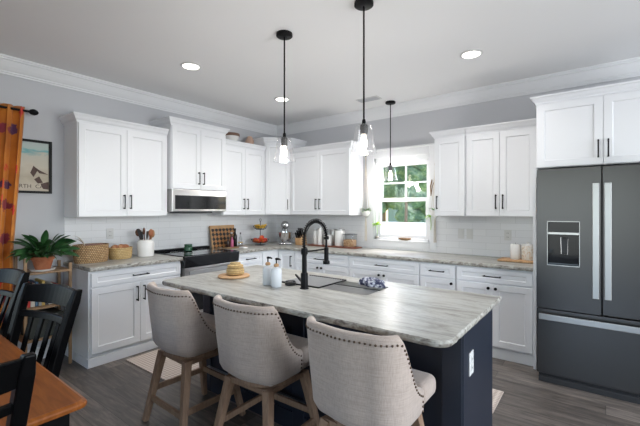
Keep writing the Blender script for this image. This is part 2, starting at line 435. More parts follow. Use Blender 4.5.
sash(.085, 1.56, 2.085, 'upper_sash', vx=2.27, hz=1.81, rail=.048)
sash(.045, 1.07, 1.605, 'lower_sash', rail=.048)

# backsplash
b = B(); b.box((0, -3.09, .92), (.008, 0, 1.395)); struct(b.build('trim_3', TILE)); 
b = B(); b.box((.008, -.008, .92), (cx0, 0, 1.395)); b.box((cx0, -.008, .92), (cx1, 0, cz0)); b.box((cx1, -.008, .92), (3.84, 0, 1.395)); struct(b.build('trim_4', TILE))

# outside
b = B(); b.box((-30, .2, -.6), (40, 60, -.5)); struct(b.build('ground', GRASS))

# ------------------------------------------------------------------ cabinets
L = lambda face: (V((face, 0, 0)), V((0, 1, 0)), V((1, 0, 0)))      # left wall: along y, out +x
K = lambda face: (V((0, face, 0)), V((1, 0, 0)), V((0, -1, 0)))     # back wall: along x, out -y
def shaker(F, u0, u1, z0, z1, parent, name='door', m=WHITE, fw=.058, t=.02, rec=.009):
    g = .0015; u0 += g; u1 -= g; z0 += g; z1 -= g
    P = lambda u, d, z: F[0] + F[1] * u + F[2] * d + V((0, 0, z))
    b = B()
    R = lambda e, d: [P(u0 + e, d, z0 + e), P(u1 - e, d, z0 + e), P(u1 - e, d, z1 - e), P(u0 + e, d, z1 - e)]
    fwz = min(fw, (z1 - z0) * .3)
    def R2(e, ez, d): return [P(u0 + e, d, z0 + ez), P(u1 - e, d, z0 + ez), P(u1 - e, d, z1 - ez), P(u0 + e, d, z1 - ez)]
    loops = [R(0, 0), R(0, t - .002), R(.002, t), R2(fw, fwz, t), R2(fw + .006, fwz + .006, t - rec)]
    vs = [[b.bm.verts.new(p) for p in l] for l in loops]
    for A, C in zip(vs, vs[1:]):
        for i in range(4): b.bm.faces.new([A[i], A[(i + 1) % 4], C[(i + 1) % 4], C[i]])
    b.bm.faces.new(vs[-1]); b.bm.faces.new(vs[0][::-1])
    return b.build(name, m, parent, world=True)
def pull(F, u, z, parent, vert=True, ln=.15, out=.02):
    P = lambda a, d, zz: F[0] + F[1] * a + F[2] * (out + d) + V((0, 0, zz))
    b = B(); h = ln / 2
    if vert:
        b.cyl(P(u, .03, z - h), P(u, .03, z + h), .0055, n=8)
        for s in (-1, 1): b.cyl(P(u, 0, z + s * h * .88), P(u, .031, z + s * h * .88), .0075, .006, n=8)
    else:
        b.cyl(P(u - h, .03, z), P(u + h, .03, z), .0055, n=8)
        for s in (-1, 1): b.cyl(P(u + s * h * .88, 0, z), P(u + s * h * .88, .031, z), .0075, .006, n=8)
    return b.build('handle', BLACK, parent, world=True, smooth=True)
def knob(F, u, z, parent, out=.02):
    P = lambda a, d, zz: F[0] + F[1] * a + F[2] * (out + d) + V((0, 0, zz))
    b = B(); b.tube([P(u, 0, z), P(u, .014, z), P(u, .016, z), P(u, .027, z)], [.006, .006, .015, .014], n=12)
    return b.build('knob', BLACK, parent, world=True, smooth=True)
def crown(F, u0, u1, depth, z, parent, left=True, right=True, hh=.065, fl=.045):
    """small crown that flares out from a cabinet top; z is the top of the doors"""
    b = B(); prof = [(.0, z - .012), (.006, z - .012), (.008, z), (.022, z + .014), (.030, z + .034), (fl - .004, z + hh - .016), (fl, z + hh - .014), (fl, z + hh), (-.01, z + hh)]
    rows = []
    P = lambda u, d, zz: F[0] + F[1] * u + F[2] * d + V((0, 0, zz))
    path = []
    if left: path.append(lambda e: (u0 - e, -depth))
    path.append(lambda e: (u0 - (e if left else 0), e))
    path.append(lambda e: (u1 + (e if right else 0), e))
    if right: path.append(lambda e: (u1 + e, -depth))
    for fn in path: rows.append([P(fn(e)[0], fn(e)[1], zz) for e, zz in prof])
    b.grid(rows)
    b.obox(F, (u0, -depth, z + hh - .02), (u1, 0, z + hh - .001))
    return b.build('crown_moulding', WHITE, parent, world=True)

def upper(F, u0, u1, z0, z1, depth, label, ndoor=2, left=True, right=True, hz=None, hside=None, hh=.065, loc=None, group=None):
    c = F[0] + F[1] * ((u0 + u1) / 2) - F[2] * (depth / 2); c.z = z0
    t = thing('wall_cabinet', label, 'cabinet', c)
    b = B(); b.obox(F, (u0, -depth, z0), (u1, 0, z1)); b.build('body', WHITE, t, world=True, bevel=.002)
    w = (u1 - u0 - .012) / ndoor
    for i in range(ndoor):
        a = u0 + .006 + i * w
        d = shaker(F, a, a + w, z0 + .004, z1 - .022, t)
        hu = (a + w - .033) if (ndoor == 2 and i == 0) or hside == 'r' else a + .033
        pull(F, hu, hz or z0 + .155, d, ln=.15)
    crown(F, u0, u1, depth, z1, t, left, right, hh); return t
UT = 2.30
upper(L(.33), -3.09, -2.17, 1.375, 2.31, .33, 'white two door wall cabinet nearest the orange curtain, left end of row', right=False)
upper(L(.405), -2.165, -1.395, 1.69, 2.445, .405, 'tall stepped up white wall cabinet directly above the microwave', hz=1.83)
upper(L(.33), -1.39, -.612, 1.375, 2.325, .33, 'white two door wall cabinet between microwave and tall diagonal corner cabinet', left=False, right=False)
# diagonal corner wall cabinet
t = thing('corner_wall_cabinet', 'tall diagonal white corner wall cabinet with a single door', 'cabinet', (.25, -.25, 1.375))
pts = [(0, 0), (0, -.608), (.33, -.608), (.608, -.33), (.608, 0)]
b = B(); lo = [b.bm.verts.new((x, y, 1.375)) for x, y in pts]; hi = [b.bm.verts.new((x, y, 2.465)) for x, y in pts]
for i in range(5): b.bm.faces.new([lo[i], lo[(i + 1) % 5], hi[(i + 1) % 5], hi[i]])
b.bm.faces.new(lo); b.bm.faces.new(hi); b.build('body', WHITE, t, world=True)
s2 = math.sqrt(.5)
FD = (V((.33, -.608, 0)), V((s2, s2, 0)), V((s2, -s2, 0)))
wd = .278 / s2
d = shaker(FD, .012, wd - .012, 1.379, 2.443, t); pull(FD, wd - .05, 1.53, d)
prof = [(0, 2.453), (.008, 2.465), (.022, 2.479), (.030, 2.499), (.041, 2.514), (.045, 2.516), (.045, 2.53), (-.02, 2.53)]
b = B(); rows = []
for fn in (lambda e: (0, -.608 - e), lambda e: (.33 + e * .414, -.608 - e), lambda e: (.608 + e, -.33 - e * .414), lambda e: (.608 + e, 0)):
    rows.append([(fn(e)[0], fn(e)[1], z) for e, z in prof])
b.grid(rows)
lo = [b.bm.verts.new((x, y, 2.529)) for x, y in pts]; b.bm.faces.new(lo)
b.build('crown_moulding', WHITE, t, world=True)

upper(K(-.33), .612, 1.672, 1.375, 2.30, .33, 'white two door wall cabinet left of the window beside corner cabinet', left=False)
upper(K(-.33), 2.812, 3.158, 1.375, 2.275, .33, 'narrow white single door wall cabinet just right of the window', ndoor=1, right=False, hside='l')
upper(K(-.33), 3.162, 3.838, 1.375, 2.275, .33, 'white two door wall cabinet between narrow cabinet and refrigerator', left=False, right=False)
# over the refrigerator
upper(K(-.63), 3.862, 4.83, 1.822, 2.415, .63, 'deep white two door cabinet above the dark steel refrigerator', hz=1.955, hh=.055)
b = B(); b.box((3.842, -.66, 0), (3.868, -.01, 1.815)); b.box((3.842, -.60, 1.80), (3.860, -.001, 1.82))
tag(b.build('side_panel', WHITE, bevel=.002), 'narrow white tall side panel between base cabinets and refrigerator', 'panel')

def base(F, u0, u1, depth, label, layout, m=WHITE, toe=.0, loc=None):
    """layout: list of (u0,u1,z0,z1,handle) ; handle: 'h','vl','vr','kl','kr'"""
    c = F[0] + F[1] * ((u0 + u1) / 2) - F[2] * (depth / 2); c.z = 0
    t = thing('base_cabinet', label, 'cabinet', c)
    b = B(); b.obox(F, (u0, -depth + .003, .105), (u1, 0, .878)); b.obox(F, (u0 + .001, -depth + .003, 0), (u1 - .001, -.036, .105)); b.build('body', m, t, world=True, bevel=.0015)
    b = B(); b.obox(F, (u0, -.035, 0), (u1, -.012, .10)); b.build('toe_kick', m, t, world=True, bevel=.002)
    for a, e, z0, z1, h in layout:
        dr = h in ('h', 'hk')
        d = shaker(F, a, e, z0, z1, t, 'drawer' if dr else 'door', fw=.05 if dr else .058, rec=.007 if dr else .009)
        zt = z1 - .11
        if dr: pull(F, (a + e) / 2, (z0 + z1) / 2, d, vert=False, ln=.16)
        elif h == 'vl': pull(F, a + .035, zt, d)
        elif h == 'vr': pull(F, e - .035, zt, d)
        elif h == 'kl': knob(F, a + .033, z1 - .04, d)
        elif h == 'kr': knob(F, e - .033, z1 - .04, d)
    return t
ZD = .735
LB = L(.61)
t = base(LB, -3.085, -2.175, .61, 'white base cabinet left of the range with one wide drawer and two doors', [
    (-3.08, -2.18, ZD, .862, 'h'), (-3.08, -2.63, .12, ZD - .012, 'vr'), (-2.63, -2.18, .12, ZD - .012, 'vl')])
b = B(); b.obox(LB, (-3.1, -.605, 0), (-3.085, 0, .881)); b.obox(LB, (-3.108, -.605, 0), (-3.1, .012, .085)); b.obox(LB, (-3.108, .0, 0), (-2.175, .012, .085))
b.build('end_panel', WHITE, t, world=True, bevel=.003)
base(LB, -1.385, -.935, .61, 'narrow white base cabinet just right of the range', [(-1.38, -.94, ZD, .862, 'h'), (-1.38, -.94, .12, ZD - .012, 'vr')])
# lazy susan corner
t = thing('corner_base_cabinet', 'white corner base cabinet with folding door below the stand mixer', 'cabinet', (.4, -.4, 0))
b = B()
pts = [(.004, -.004), (.004, -.933), (.61, -.933), (.61, -.61), (.933, -.61), (.933, -.004)]
lo = [b.bm.verts.new((x, y, .105)) for x, y in pts]; hi = [b.bm.verts.new((x, y, .878)) for x, y in pts]
for i in range(6): b.bm.faces.new([lo[i], lo[(i + 1) % 6], hi[(i + 1) % 6], hi[i]])
b.bm.faces.new(lo); b.bm.faces.new(hi); b.box((.004, -.933, 0), (.58, -.02, .105)); b.box((.02, -.58, 0), (.933, -.02, .105)); b.build('body', WHITE, t, world=True)
shaker(L(.61), -.928, -.634, .12, .862, t); d = shaker(K(-.61), .634, .928, .12, .862, t); pull(K(-.61), .885, .73, d)
KB = K(-.61)
base(KB, .937, 1.838, .61, 'white base cabinet between corner and window, with drawer over two doors', [
    (.942, 1.833, ZD, .862, 'h'), (.942, 1.3875, .12, ZD - .012, 'kr'), (1.3875, 1.833, .12, ZD - .012, 'kl')])
base(KB, 1.842, 2.752, .61, 'wide white base cabinet beneath the window with drawer on top', [
    (1.847, 2.747, ZD, .862, 'h'), (1.847, 2.297, .12, ZD - .012, 'kr'), (2.297, 2.747, .12, ZD - .012, 'kl')])
base(KB, 2.756, 3.140, .61, 'narrow white base cabinet right of the window with drawer over one door', [
    (2.761, 3.135, ZD, .862, 'h'), (2.761, 3.135, .12, ZD - .012, 'kr')])
base(KB, 3.144, 3.838, .61, 'white base cabinet beside the refrigerator with drawer over two doors', [
    (3.149, 3.833, ZD, .862, 'h'), (3.149, 3.491, .12, ZD - .012, 'kr'), (3.491, 3.833, .12, ZD - .012, 'kl')])

# ------------------------------------------------------------------ stone countertops
def slab(outline, z0, z1, hole=None, rough=.003, rough_sides=None, step=.02):
    """outline counter-clockwise; rough edges, smooth hole"""
    b = B(); bm = b.bm
    def dens(pts, st):
        out = []
        for i, p in enumerate(pts):
            q = pts[(i + 1) % len(pts)]; d = math.dist(p, q); k = max(1, int(d / st))
            for j in range(k): out.append((p[0] + (q[0] - p[0]) * j / k, p[1] + (q[1] - p[1]) * j / k, i))
        return out
    pts = dens(outline, step); N = len(pts); rings = []
    for li, (z, ins) in enumerate([(z1, .004), (z1 - .006, .0), ((z0 + z1) / 2, -.001), (z0 + .006, .001), (z0, .006)]):
        rg = []
        for k, (x, y, si) in enumerate(pts):
            a, c = pts[k - 1], pts[(k + 1) % N]; t = V((c[0] - a[0], c[1] - a[1])); t = t.normalized() if t.length else V((1, 0)); nn = V((t.y, -t.x))
            r = rough if (rough_sides is None or si in rough_sides) else 0
            j = noise.noise(V((x * 34, y * 34, z * 50))) * r * 1.6 - ins
            rg.append(bm.verts.new((x + nn.x * j, y + nn.y * j, z)))
        rings.append(rg)
    for A, C in zip(rings, rings[1:]):
        for k in range(N):
            f = bm.faces.new([A[k], A[(k + 1) % N], C[(k + 1) % N], C[k]]); f.material_index = 1
    def loop_edges(rg): return [bm.edges.get((rg[k], rg[(k + 1) % len(rg)])) or bm.edges.new((rg[k], rg[(k + 1) % len(rg)])) for k in range(len(rg))]
    ht = hb = None
    if hole:
        ht = [bm.verts.new((x, y, z1)) for x, y in hole]; hb = [bm.verts.new((x, y, z0)) for x, y in hole]; M = len(hole)
        for k in range(M): bm.faces.new([ht[k], ht[(k + 1) % M], hb[(k + 1) % M], hb[k]])
    bmesh.ops.triangle_fill(bm, use_beauty=True, use_dissolve=False, edges=loop_edges(rings[0]) + (loop_edges(ht) if hole else []))
    bmesh.ops.triangle_fill(bm, use_beauty=True, use_dissolve=False, edges=loop_edges(rings[-1]) + (loop_edges(hb) if hole else []))
    return b
def rrect(x0, y0, x1, y1, r, n=6, corners=(1, 1, 1, 1)):
    out = []
    for (cx, cy, a0), on in zip(((x0 + r, y0 + r, PI), (x1 - r, y0 + r, 1.5 * PI), (x1 - r, y1 - r, 0), (x0 + r, y1 - r, PI / 2)), corners):
        if on:
            for k in range(n + 1): a = a0 + PI / 2 * k / n; out.append((cx + r * math.cos(a), cy + r * math.sin(a)))
        else:
            out.append({PI: (x0, y0), 1.5 * PI: (x1, y0), 0: (x1, y1), PI / 2: (x0, y1)}[a0])
    return out
b = slab([(.01, -3.1), (.65, -3.1), (.65, -2.165), (.01, -2.165)], .882, .92, rough_sides={0, 1})
tag(b.build('countertop', None, world=True, loc=(.3, -2.6, .882), mats=[STONE_Y, STONE_E]), 'grey veined stone countertop left of the range holding two baskets', 'countertop')
ic = [(.65 + .05 - .05 * math.cos(a), -.65 - .05 + .05 * math.sin(a)) for a in [PI / 2 * k / 5 for k in range(6)]]
b = slab([(.01, -1.39), (.65, -1.39)] + ic + [(3.84, -.65), (3.84, -.01), (.01, -.01)], .882, .92, rough_sides={0, 1, 2, 3, 4, 5, 6, 7})
tag(b.build('countertop', None, world=True, loc=(1.8, -.3, .882), mats=[STONE_X, STONE_E]), 'long L shaped grey stone countertop running from the range to the refrigerator', 'countertop')

# ------------------------------------------------------------------ island
IX0, IX1, IY0, IY1 = 1.705, 3.845, -3.035, -2.045
SX0, SX1, SY0, SY1 = 2.47, 3.185, -2.525, -2.215
b = slab(rrect(IX0, IY0, IX1, IY1, .07, 6, (1, 1, 0, 0)), .889, .92, hole=rrect(SX0, SY0, SX1, SY1, .02, 3)[::-1], rough=.0022, step=.018)
tag(b.build('countertop', None, world=True, loc=(2.8, -2.55, .882), mats=[STONE_X, STONE_E]), 'long pale grey streaked stone worktop with rough edge on the navy island', 'countertop')
BX0, BX1, BY0, BY1 = 1.755, 3.80, -2.67, -2.075
t = thing('kitchen_island', 'dark navy kitchen island base beneath the pale stone worktop', 'kitchen island', (2.8, -2.4, 0))
b = B()
b.box((BX0, BY0, .1), (SX0 - .03, BY1, .878)); b.box((SX1 + .03, BY0, .1), (BX1 - .03, BY1, .878)); b.box((SX0 - .03, BY0, .1), (SX1 + .03, BY0 + .02, .878)); b.box((SX0 - .03, BY1 - .02, .1), (SX1 + .03, BY1, .878)); b.box((SX0 - .03, BY0 + .02, .1), (SX1 + .03, BY1 - .02, .13))
b.box((BX0 + .02, BY0 + .03, 0), (BX1 - .03, BY1 - .06, .1)); b.build('body', NAVY, t, world=True)
b = B(); b.box((BX1 - .03, BY0, 0), (BX1, BY1 + .005, .888)); b.build('end_panel', NAVY, t, world=True, bevel=.002)
for x0 in (BX1 - .10, 2.72, BX0):
    b = B(); b.box((x0, BY0 - .015, 0), (x0 + .095, BY0, .888)); b.build('post', NAVY, t, world=True, bevel=.002)
b = B(); b.box((BX0, BY0 - .012, 0), (BX1 - .1, BY0, .12)); b.build('skirting', NAVY, t, world=True, bevel=.002)
for i in range(4):
    x0 = BX0 + .01 + i * .5; shaker((V((0, BY1, 0)), V((1, 0, 0)), V((0, 1, 0))), x0, x0 + .5, .12, .862, t, m=NAVY)
def outlet(name, F, u, z, label, two=True, sw=False):
    P = F; root = thing(name, label, 'switch' if sw else 'outlet', F[0] + F[1] * u + V((0, 0, z - .06)))
    b = B(); b.obox(F, (u - .036, 0, z - .058), (u + .036, .006, z + .058)); b.build('cover_plate', PLATE, root, world=True, bevel=.002)
    if sw:
        b = B(); b.obox(F, (u - .016, .006, z - .032), (u + .016, .010, z + .032)); b.build('rocker', PLATE, root, world=True, bevel=.001)
    else:
        for s in (-1, 1):
            b = B(); b.obox(F, (u - .016, .006, z + s * .022 - .014), (u + .016, .009, z + s * .022 + .014)); r = b.build('receptacle', PLATE, root, world=True, bevel=.001)
            b = B(); b.obox(F, (u - .008, .009, z + s * .022 - .006), (u - .005, .0095, z + s * .022 + .006)); b.obox(F, (u + .005, .009, z + s * .022 - .006), (u + .008, .0095, z + s * .022 + .006)); b.build('slot', DARK, r, world=True)
    return root
outlet('wall_outlet', (V((BX1, 0, 0)), V((0, 1, 0)), V((1, 0, 0))), -2.55, .672, 'white outlet plate on the navy end of the island')
outlet('wall_outlet', K(-.008), 3.018, 1.165, 'leftmost white wall plate on tiles right of the window', sw=True)
outlet('wall_outlet', K(-.008), 3.115, 1.165, 'white wall plate just left of centre under the right cabinets', sw=True)
outlet('wall_outlet', K(-.008), 3.518, 1.168, 'white outlet on tiles above the wooden tray by the refrigerator')
outlet('wall_outlet', L(.008), -2.655, 1.185, 'white outlet on tiles behind the two wicker baskets')

# sink
t = thing('sink', 'undermount stainless steel sink set in the island worktop', 'sink', (2.83, -2.37, .68))
b = B(); e = .004
rows = []
for (o_, z) in ((.006, .883), (-.004, .881), (-.004, .72), (-.03, .69)):
    rows.append([(x, y, z) for x, y in rrect(SX0 - o_, SY0 - o_, SX1 + o_, SY1 + o_, .025, 4)])
vs = b.grid(rows, close_v=True); b.bm.faces.new(vs[-1]); bas = b.build('basin', mat('satin_steel', (.62, .62, .62), .45, .15), t, world=True, smooth=True)
b = B(); b.lathe([(.045, .691), (.045, .694), (.03, .694), (.028, .690)], (2.98, -2.37, 0)); b.build('drain', STEEL, t, world=True, smooth=True)
# roll-up rack
t = thing('drying_rack', 'roll up drying rack of dark rods laid across left half of sink', 'drying rack', (2.65, -2.37, .92))
b = B()
for i in range(17): x = 2.485 + i * .0205; b.cyl((x, SY0 - .012, .924), (x, SY1 + .012, .924), .0035, n=6)
b.build('rod_mat', mat('light_grey_rods', (.42, .42, .42), .4, .5), t, world=True, smooth=True)
for y in (SY0 - .01, SY1 + .01):
    b = B(); b.box((2.478, y - .008, .920), (2.822, y + .008, .929)); b.build('edge_strip', BLACK, t, world=True, bevel=.002)
b = B(); b.box((2.818, SY0 - .014, .920), (2.828, SY1 + .014, .929)); b.build('edge_bar', BLACK, t, world=True, bevel=.002)

# faucet
fx, fy = 2.752, -2.60
t = thing('kitchen_faucet', 'matte black spring neck pull down faucet standing at the island sink', 'faucet', (fx, fy, .92))
b = B(); b.lathe([(.030, 0), (.030, .006), (.0245, .010), (.0245, .10), (.021, .106)], n=24); b.build('base', BLACK, t, smooth=True)
b = B(); b.lathe([(.0165, .10), (.0165, .235)], n=20); b.build('column', BLACK, t, smooth=True)
b = B(); b.lathe([(.021, .228), (.023, .234), (.023, .262), (.019, .270)], n=20); b.build('collar', BLACK, t, smooth=True)
dx, dy = .035, .20
arc = [V((0, 0, .27))]
r_ = .5
pth = [V((0, 0, .262)), V((0, 0, .32))]
for k in range(17):
    a = PI - PI * k / 16; pth.append(V(((.5 + .5 * math.cos(a)) * dx, (.5 + .5 * math.cos(a)) * dy, .345 + .105 * math.sin(a))))
pth.append(V((dx, dy, .325)))
b = B(); b.tube(pth, .007, n=8); b.build('inner_hose', BLACK, t, smooth=True)
# coil
Lp = [0]
for p, q in zip(pth, pth[1:]): Lp.append(Lp[-1] + (q - p).length)
def along(s):
    for i in range(len(pth) - 1):
        if s <= Lp[i + 1]: f = (s - Lp[i]) / (Lp[i + 1] - Lp[i]); return pth[i].lerp(pth[i + 1], f), (pth[i + 1] - pth[i]).normalized()
    return pth[-1], (pth[-1] - pth[-2]).normalized()
turns = 28; cp = []
side = V((dy, -dx, 0)).normalized()
for i in range(turns * 9 + 1):
    s = Lp[-1] * i / (turns * 9); p, tg = along(s); up = side.cross(tg); a = 2 * PI * i / 9; cp.append(p + (side * math.cos(a) + up * math.sin(a)) * .0145)
b = B(); b.tube(cp, .0030, n=5); b.build('spring_coil', BLACK, t, smooth=True)
b = B(); b.tube([(dx, dy, .335), (dx, dy, .318), (dx, dy, .316), (dx, dy, .262), (dx, dy, .26), (dx, dy, .17), (dx, dy, .165), (dx, dy, .145)], [.019, .019, .008, .008, .0165, .0165, .024, .024], n=16); b.build('spray_head', BLACK, t, smooth=True)
b = B(); b.tube([(0, 0, .245), (dx, dy, .25)], .0055, n=8); b.build('support_arm', BLACK, t, smooth=True)
b = B(); b.tube([(-.02, .0, .05), (-.055, .02, .052), (-.115, .045, .075)], [.012, .009, .006], n=10); b.build('lever', BLACK, t, smooth=True)

# ------------------------------------------------------------------ range and microwave
t = thing('range', 'stainless and black slide in range between the left base cabinets', 'stove', (.33, -1.78, 0))
y0, y1 = -2.16, -1.395
b = B(); b.box((.02, y0, .02), (.62, y1, .895)); b.build('body', STEEL, t, world=True)
b = B(); b.box((.012, y0 - .003, .905), (.655, y1 + .003, .932)); b.build('cooktop', BGLASS, t, world=True, bevel=.004)
b = B(); b.box((.012, y0, .932), (.075, y1, .958)); b.build('rear_vent', BLACK, t, world=True, bevel=.004)
b = B(); b.hexa([(.62, y0, .80), (.675, y0, .80), (.675, y1, .80), (.62, y1, .80), (.62, y0, .93), (.69, y0, .925), (.69, y1, .925), (.62, y1, .93)]); cpn = b.build('control_panel', BGLASS, t, world=True, bevel=.004)
dr = B(); dr.box((.62, y0 + .005, .20), (.668, y1 - .005, .795)); dr = dr.build('oven_door', STEEL, t, world=True, bevel=.004)
b = B(); b.box((.668, y0 + .06, .30), (.671, y1 - .06, .66)); b.build('window', BGLASS, dr, world=True)
b = B(); b.box((.705, y0 + .03, .728), (.728, y1 - .03, .770))
for yy in (y0 + .06, y1 - .06): b.cyl((.665, yy, .745), (.72, yy, .745), .009, n=8)
b.build('handle', CHROME, dr, world=True, bevel=.005)
b = B(); b.box((.62, y0 + .005, .05), (.665, y1 - .005, .19)); b.build('drawer', STEEL, t, world=True, bevel=.004)
for (bx, by, r) in ((.22, y0 + .2, .09), (.22, y1 - .2, .075), (.47, y0 + .2, .075), (.47, y1 - .2, .10)):
    b = B(); b.lathe([(r, .9322), (r, .9330), (r - .003, .9330), (r - .003, .9322)], (bx, by, 0), 32, cap=False); b.build('burner_ring', STEEL, t, world=True)

t = thing('microwave', 'low profile stainless microwave with dark glass front over the range', 'microwave', (.2, -1.78, 1.41))
b = B(); b.box((.01, y0 + .002, 1.425), (.40, y1 - .002, 1.688)); b.build('body', mat('grey_enamel', (.40, .395, .39), .4, .2), t, world=True, bevel=.003)
d = B(); d.box((.40, y0, 1.43), (.425, y1, 1.688)); d = d.build('door', STEEL, t, world=True, bevel=.004)
b = B(); b.box((.425, y0 + .035, 1.455), (.428, y1 - .005, 1.618)); b.build('window', BGLASS, d, world=True, bevel=.002)
b = B(); b.box((.12, y0 + .15, 1.41), (.33, y1 - .15, 1.425)); b.build('vent_grille', DARK, t, world=True)

# ------------------------------------------------------------------ refrigerator
FX0, FX1, FY = 3.898, 4.808, -.895
t = thing('refrigerator', 'dark stainless french door refrigerator with water dispenser', 'refrigerator', (4.35, -.5, 0))
b = B(); b.box((FX0 + .006, FY + .07, .03), (FX1 - .006, -.08, 1.775)); b.build('body', DARK, t, world=True)
b = B(); b.box((FX0 + .01, FY + .01, .0), (FX1 - .01, FY + .08, .05)); b.box((FX0 + .01, FY + .03, .012), (FX1 - .01, FY + .08, .075)); b.build('base_grille', DARK, t, world=True, bevel=.003)
M = 4.334
def rdoor(x0, x1, z0, z1, nm, hole=None):
    b = B()
    if hole:
        hx0, hx1, hz0, hz1 = hole
        for a, c in (((x0, z0), (hx0, z1)), ((hx1, z0), (x1, z1)), ((hx0, z0), (hx1, hz0)), ((hx0, hz1), (hx1, z1))): b.box((a[0], FY, a[1]), (c[0], FY + .065, c[1]))
        b.box((hx0, FY + .055, hz0), (hx1, FY + .065, hz1))
        bmesh.ops.remove_doubles(b.bm, verts=b.bm.verts[:], dist=1e-5)
        return b.build(nm, DSTEEL, t, world=True)
    b.box((x0, FY, z0), (x1, FY + .065, z1)); return b.build(nm, DSTEEL, t, world=True, bevel=.006, seg=3)
hole = (3.972, 4.196, .985, 1.352)
dl = rdoor(FX0, M - .003, .625, 1.785, 'door', hole)
drr = rdoor(M + .003, FX1, .625, 1.785, 'door')
fz = rdoor(FX0, FX1, .075, .617, 'freezer_drawer')
for dd, x in ((dl, 4.297), (drr, 4.372)):
    b = B(); b.box((x - .022, FY - .05, .755), (x + .022, FY - .033, 1.655))
    for zz in (.80, 1.60): b.box((x - .012, FY - .034, zz - .02), (x + .012, FY + .002, zz + .02))
    b.build('handle', CHROME, dd, world=True, bevel=.005, seg=3)
b = B(); b.box((FX0 + .02, FY - .052, .535), (FX1 - .02, FY - .034, .585))
for xx in (FX0 + .08, FX1 - .08): b.box((xx - .02, FY - .035, .548), (xx + .02, FY + .002, .572))
b.build('handle', CHROME, fz, world=True, bevel=.005, seg=3)
d = B(); x0, x1, z0, z1 = hole
d.box((x0, FY - .002, z0), (x0 + .004, FY + .05, z1)); d.box((x1 - .004, FY - .002, z0), (x1, FY + .05, z1)); d.box((x0, FY - .002, z0), (x1, FY + .05, z0 + .006)); d.box((x0, FY - .002, z1 - .004), (x1, FY + .05, z1))
d = d.build('dispenser_frame', STEEL, dl, world=True)
b = B(); b.box((x0 + .008, FY - .002, 1.262), (x1 - .008, FY + .05, z1 - .008)); b.build('control_display', BGLASS, dl, world=True, bevel=.001)
b = B(); b.box((x0 + .008, FY - .006, 1.243), (x1 - .008, FY + .05, 1.262)); b.build('trim_bar', STEEL, dl, world=True, bevel=.002)
b = B(); b.box((x0 + .004, FY + .048, z0 + .006), (x1 - .004, FY + .055, 1.243)); b.box((x0 + .004, FY + .004, z0 + .006), (x0 + .008, FY + .048, 1.243)); b.box((x1 - .008, FY + .004, z0 + .006), (x1 - .004, FY + .048, 1.243)); b.box((x0 + .008, FY + .004, z0 + .006), (x1 - .008, FY + .048, z0 + .012)); b.build('recess', BGLASS, dl, world=True)
b = B(); p = [(4.066, 1.218), (4.116, 1.213), (4.112, 1.08), (4.07, 1.082)]; b.tube([(x, FY + .02, z) for x, z in p], .0016, n=5, closed=True); b.build('paddle_trim', STEEL, dl, world=True)
b = B(); b.box((4.07, FY + .022, 1.085), (4.112, FY + .03, 1.215)); b.build('paddle', DARK, dl, world=True, bevel=.004)

# ------------------------------------------------------------------ pendants, ceiling lights, vent
def pendant(loc, label, dropz=1.826):
    t = thing('pendant_lamp', label, 'lamp', loc, group='glass pendant lamps on black rods')
    h = dropz - H       # shade bottom below the ceiling (local)
    b = B(); b.lathe([(.062, 0), (.064, -.006), (.064, -.022), (.058, -.027), (.012, -.029)], n=28); b.build('canopy', BLACK, t, smooth=True)
    b = B(); b.cyl((0, 0, -.026), (0, 0, h + .20), .006, n=10); b.lathe([(.010, h + .222), (.013, h + .21), (.013, h + .19), (.007, h + .188)], n=14); b.build('rod', BLACK, t, smooth=True)
    b = B(); b.lathe([(.010, h + .192), (.024, h + .186), (.026, h + .178), (.026, h + .128), (.022, h + .122)], n=20); b.build('socket', DARK, t, smooth=True)
    b = B(); pr = [(.027, .186), (.047, .184), (.053, .178), (.058, .150), (.067, .10), (.076, .05), (.087, .0)]
    b.lathe([(r, h + z) for r, z in pr] + [(.0865, h - .002), (.0855, h + .0)], n=36, cap=False); b.build('lamp_shade', SHADE, t, smooth=True)
    b = B(); b.lathe([(.012, h + .125), (.014, h + .11), (.021, h + .085), (.024, h + .065), (.021, h + .047), (.012, h + .034), (.003, h + .030)], n=18); b.build('bulb', BULB, t, smooth=True)
    d = bpy.data.lights.new('bulb_glow', 'POINT'); d.energy = 15; d.color = (1, .965, .93); d.shadow_soft_size = .04
    o = bpy.data.objects.new('bulb_glow', d); COL.objects.link(o); o.parent = t; o.location = (0, 0, h - .01)
    return t
pendant((2.350, -2.36, H), 'leftmost clear glass pendant lamp hanging over the island')
pendant((3.068, -2.36, H), 'clear glass pendant lamp hanging nearest the camera, middle of the three')
pendant((2.193, -.20, H), 'small looking glass pendant lamp hanging in front of the window')

def can(x, y, label, tilt=False):
    t = thing('recessed_light', label, 'ceiling light', (x, y, H), group='recessed ceiling lights')
    b = B(); b.lathe([(.098, 0), (.098, -.004), (.082, -.012), (.074, -.006)], n=36, cap=False); b.build('trim_ring', PLATE, t, smooth=True)
    b = B(); b.lathe([(.076, -.001), (.076, -.007), (.001, -.007)], n=32); b.build('diffuser', CANLED, t, smooth=True)
    d = bpy.data.lights.new('recessed_light_beam', 'AREA'); d.shape = 'DISK'; d.size = .14; d.energy = 7; d.color = (1, .96, .92); d.spread = math.radians(130)
    o = bpy.data.objects.new('recessed_light_beam', d); COL.objects.link(o); o.parent = t; o.location = (0, 0, -.02)
can(1.192, -2.424, 'round lit ceiling downlight above the left cabinets, nearest left edge')
can(3.415, -1.08, 'round lit ceiling downlight at right near the refrigerator cabinet')
can(1.169, -1.125, 'round lit ceiling downlight behind the left pendant rod near corner')
b = B(); b.box((-.15, -.07, -.008), (.15, .07, 0))
t = thing('ceiling_vent', 'small rectangular white ceiling vent near the back wall', 'vent', (2.03, -.47, H)); b.build('frame', PLATE, t, bevel=.002)
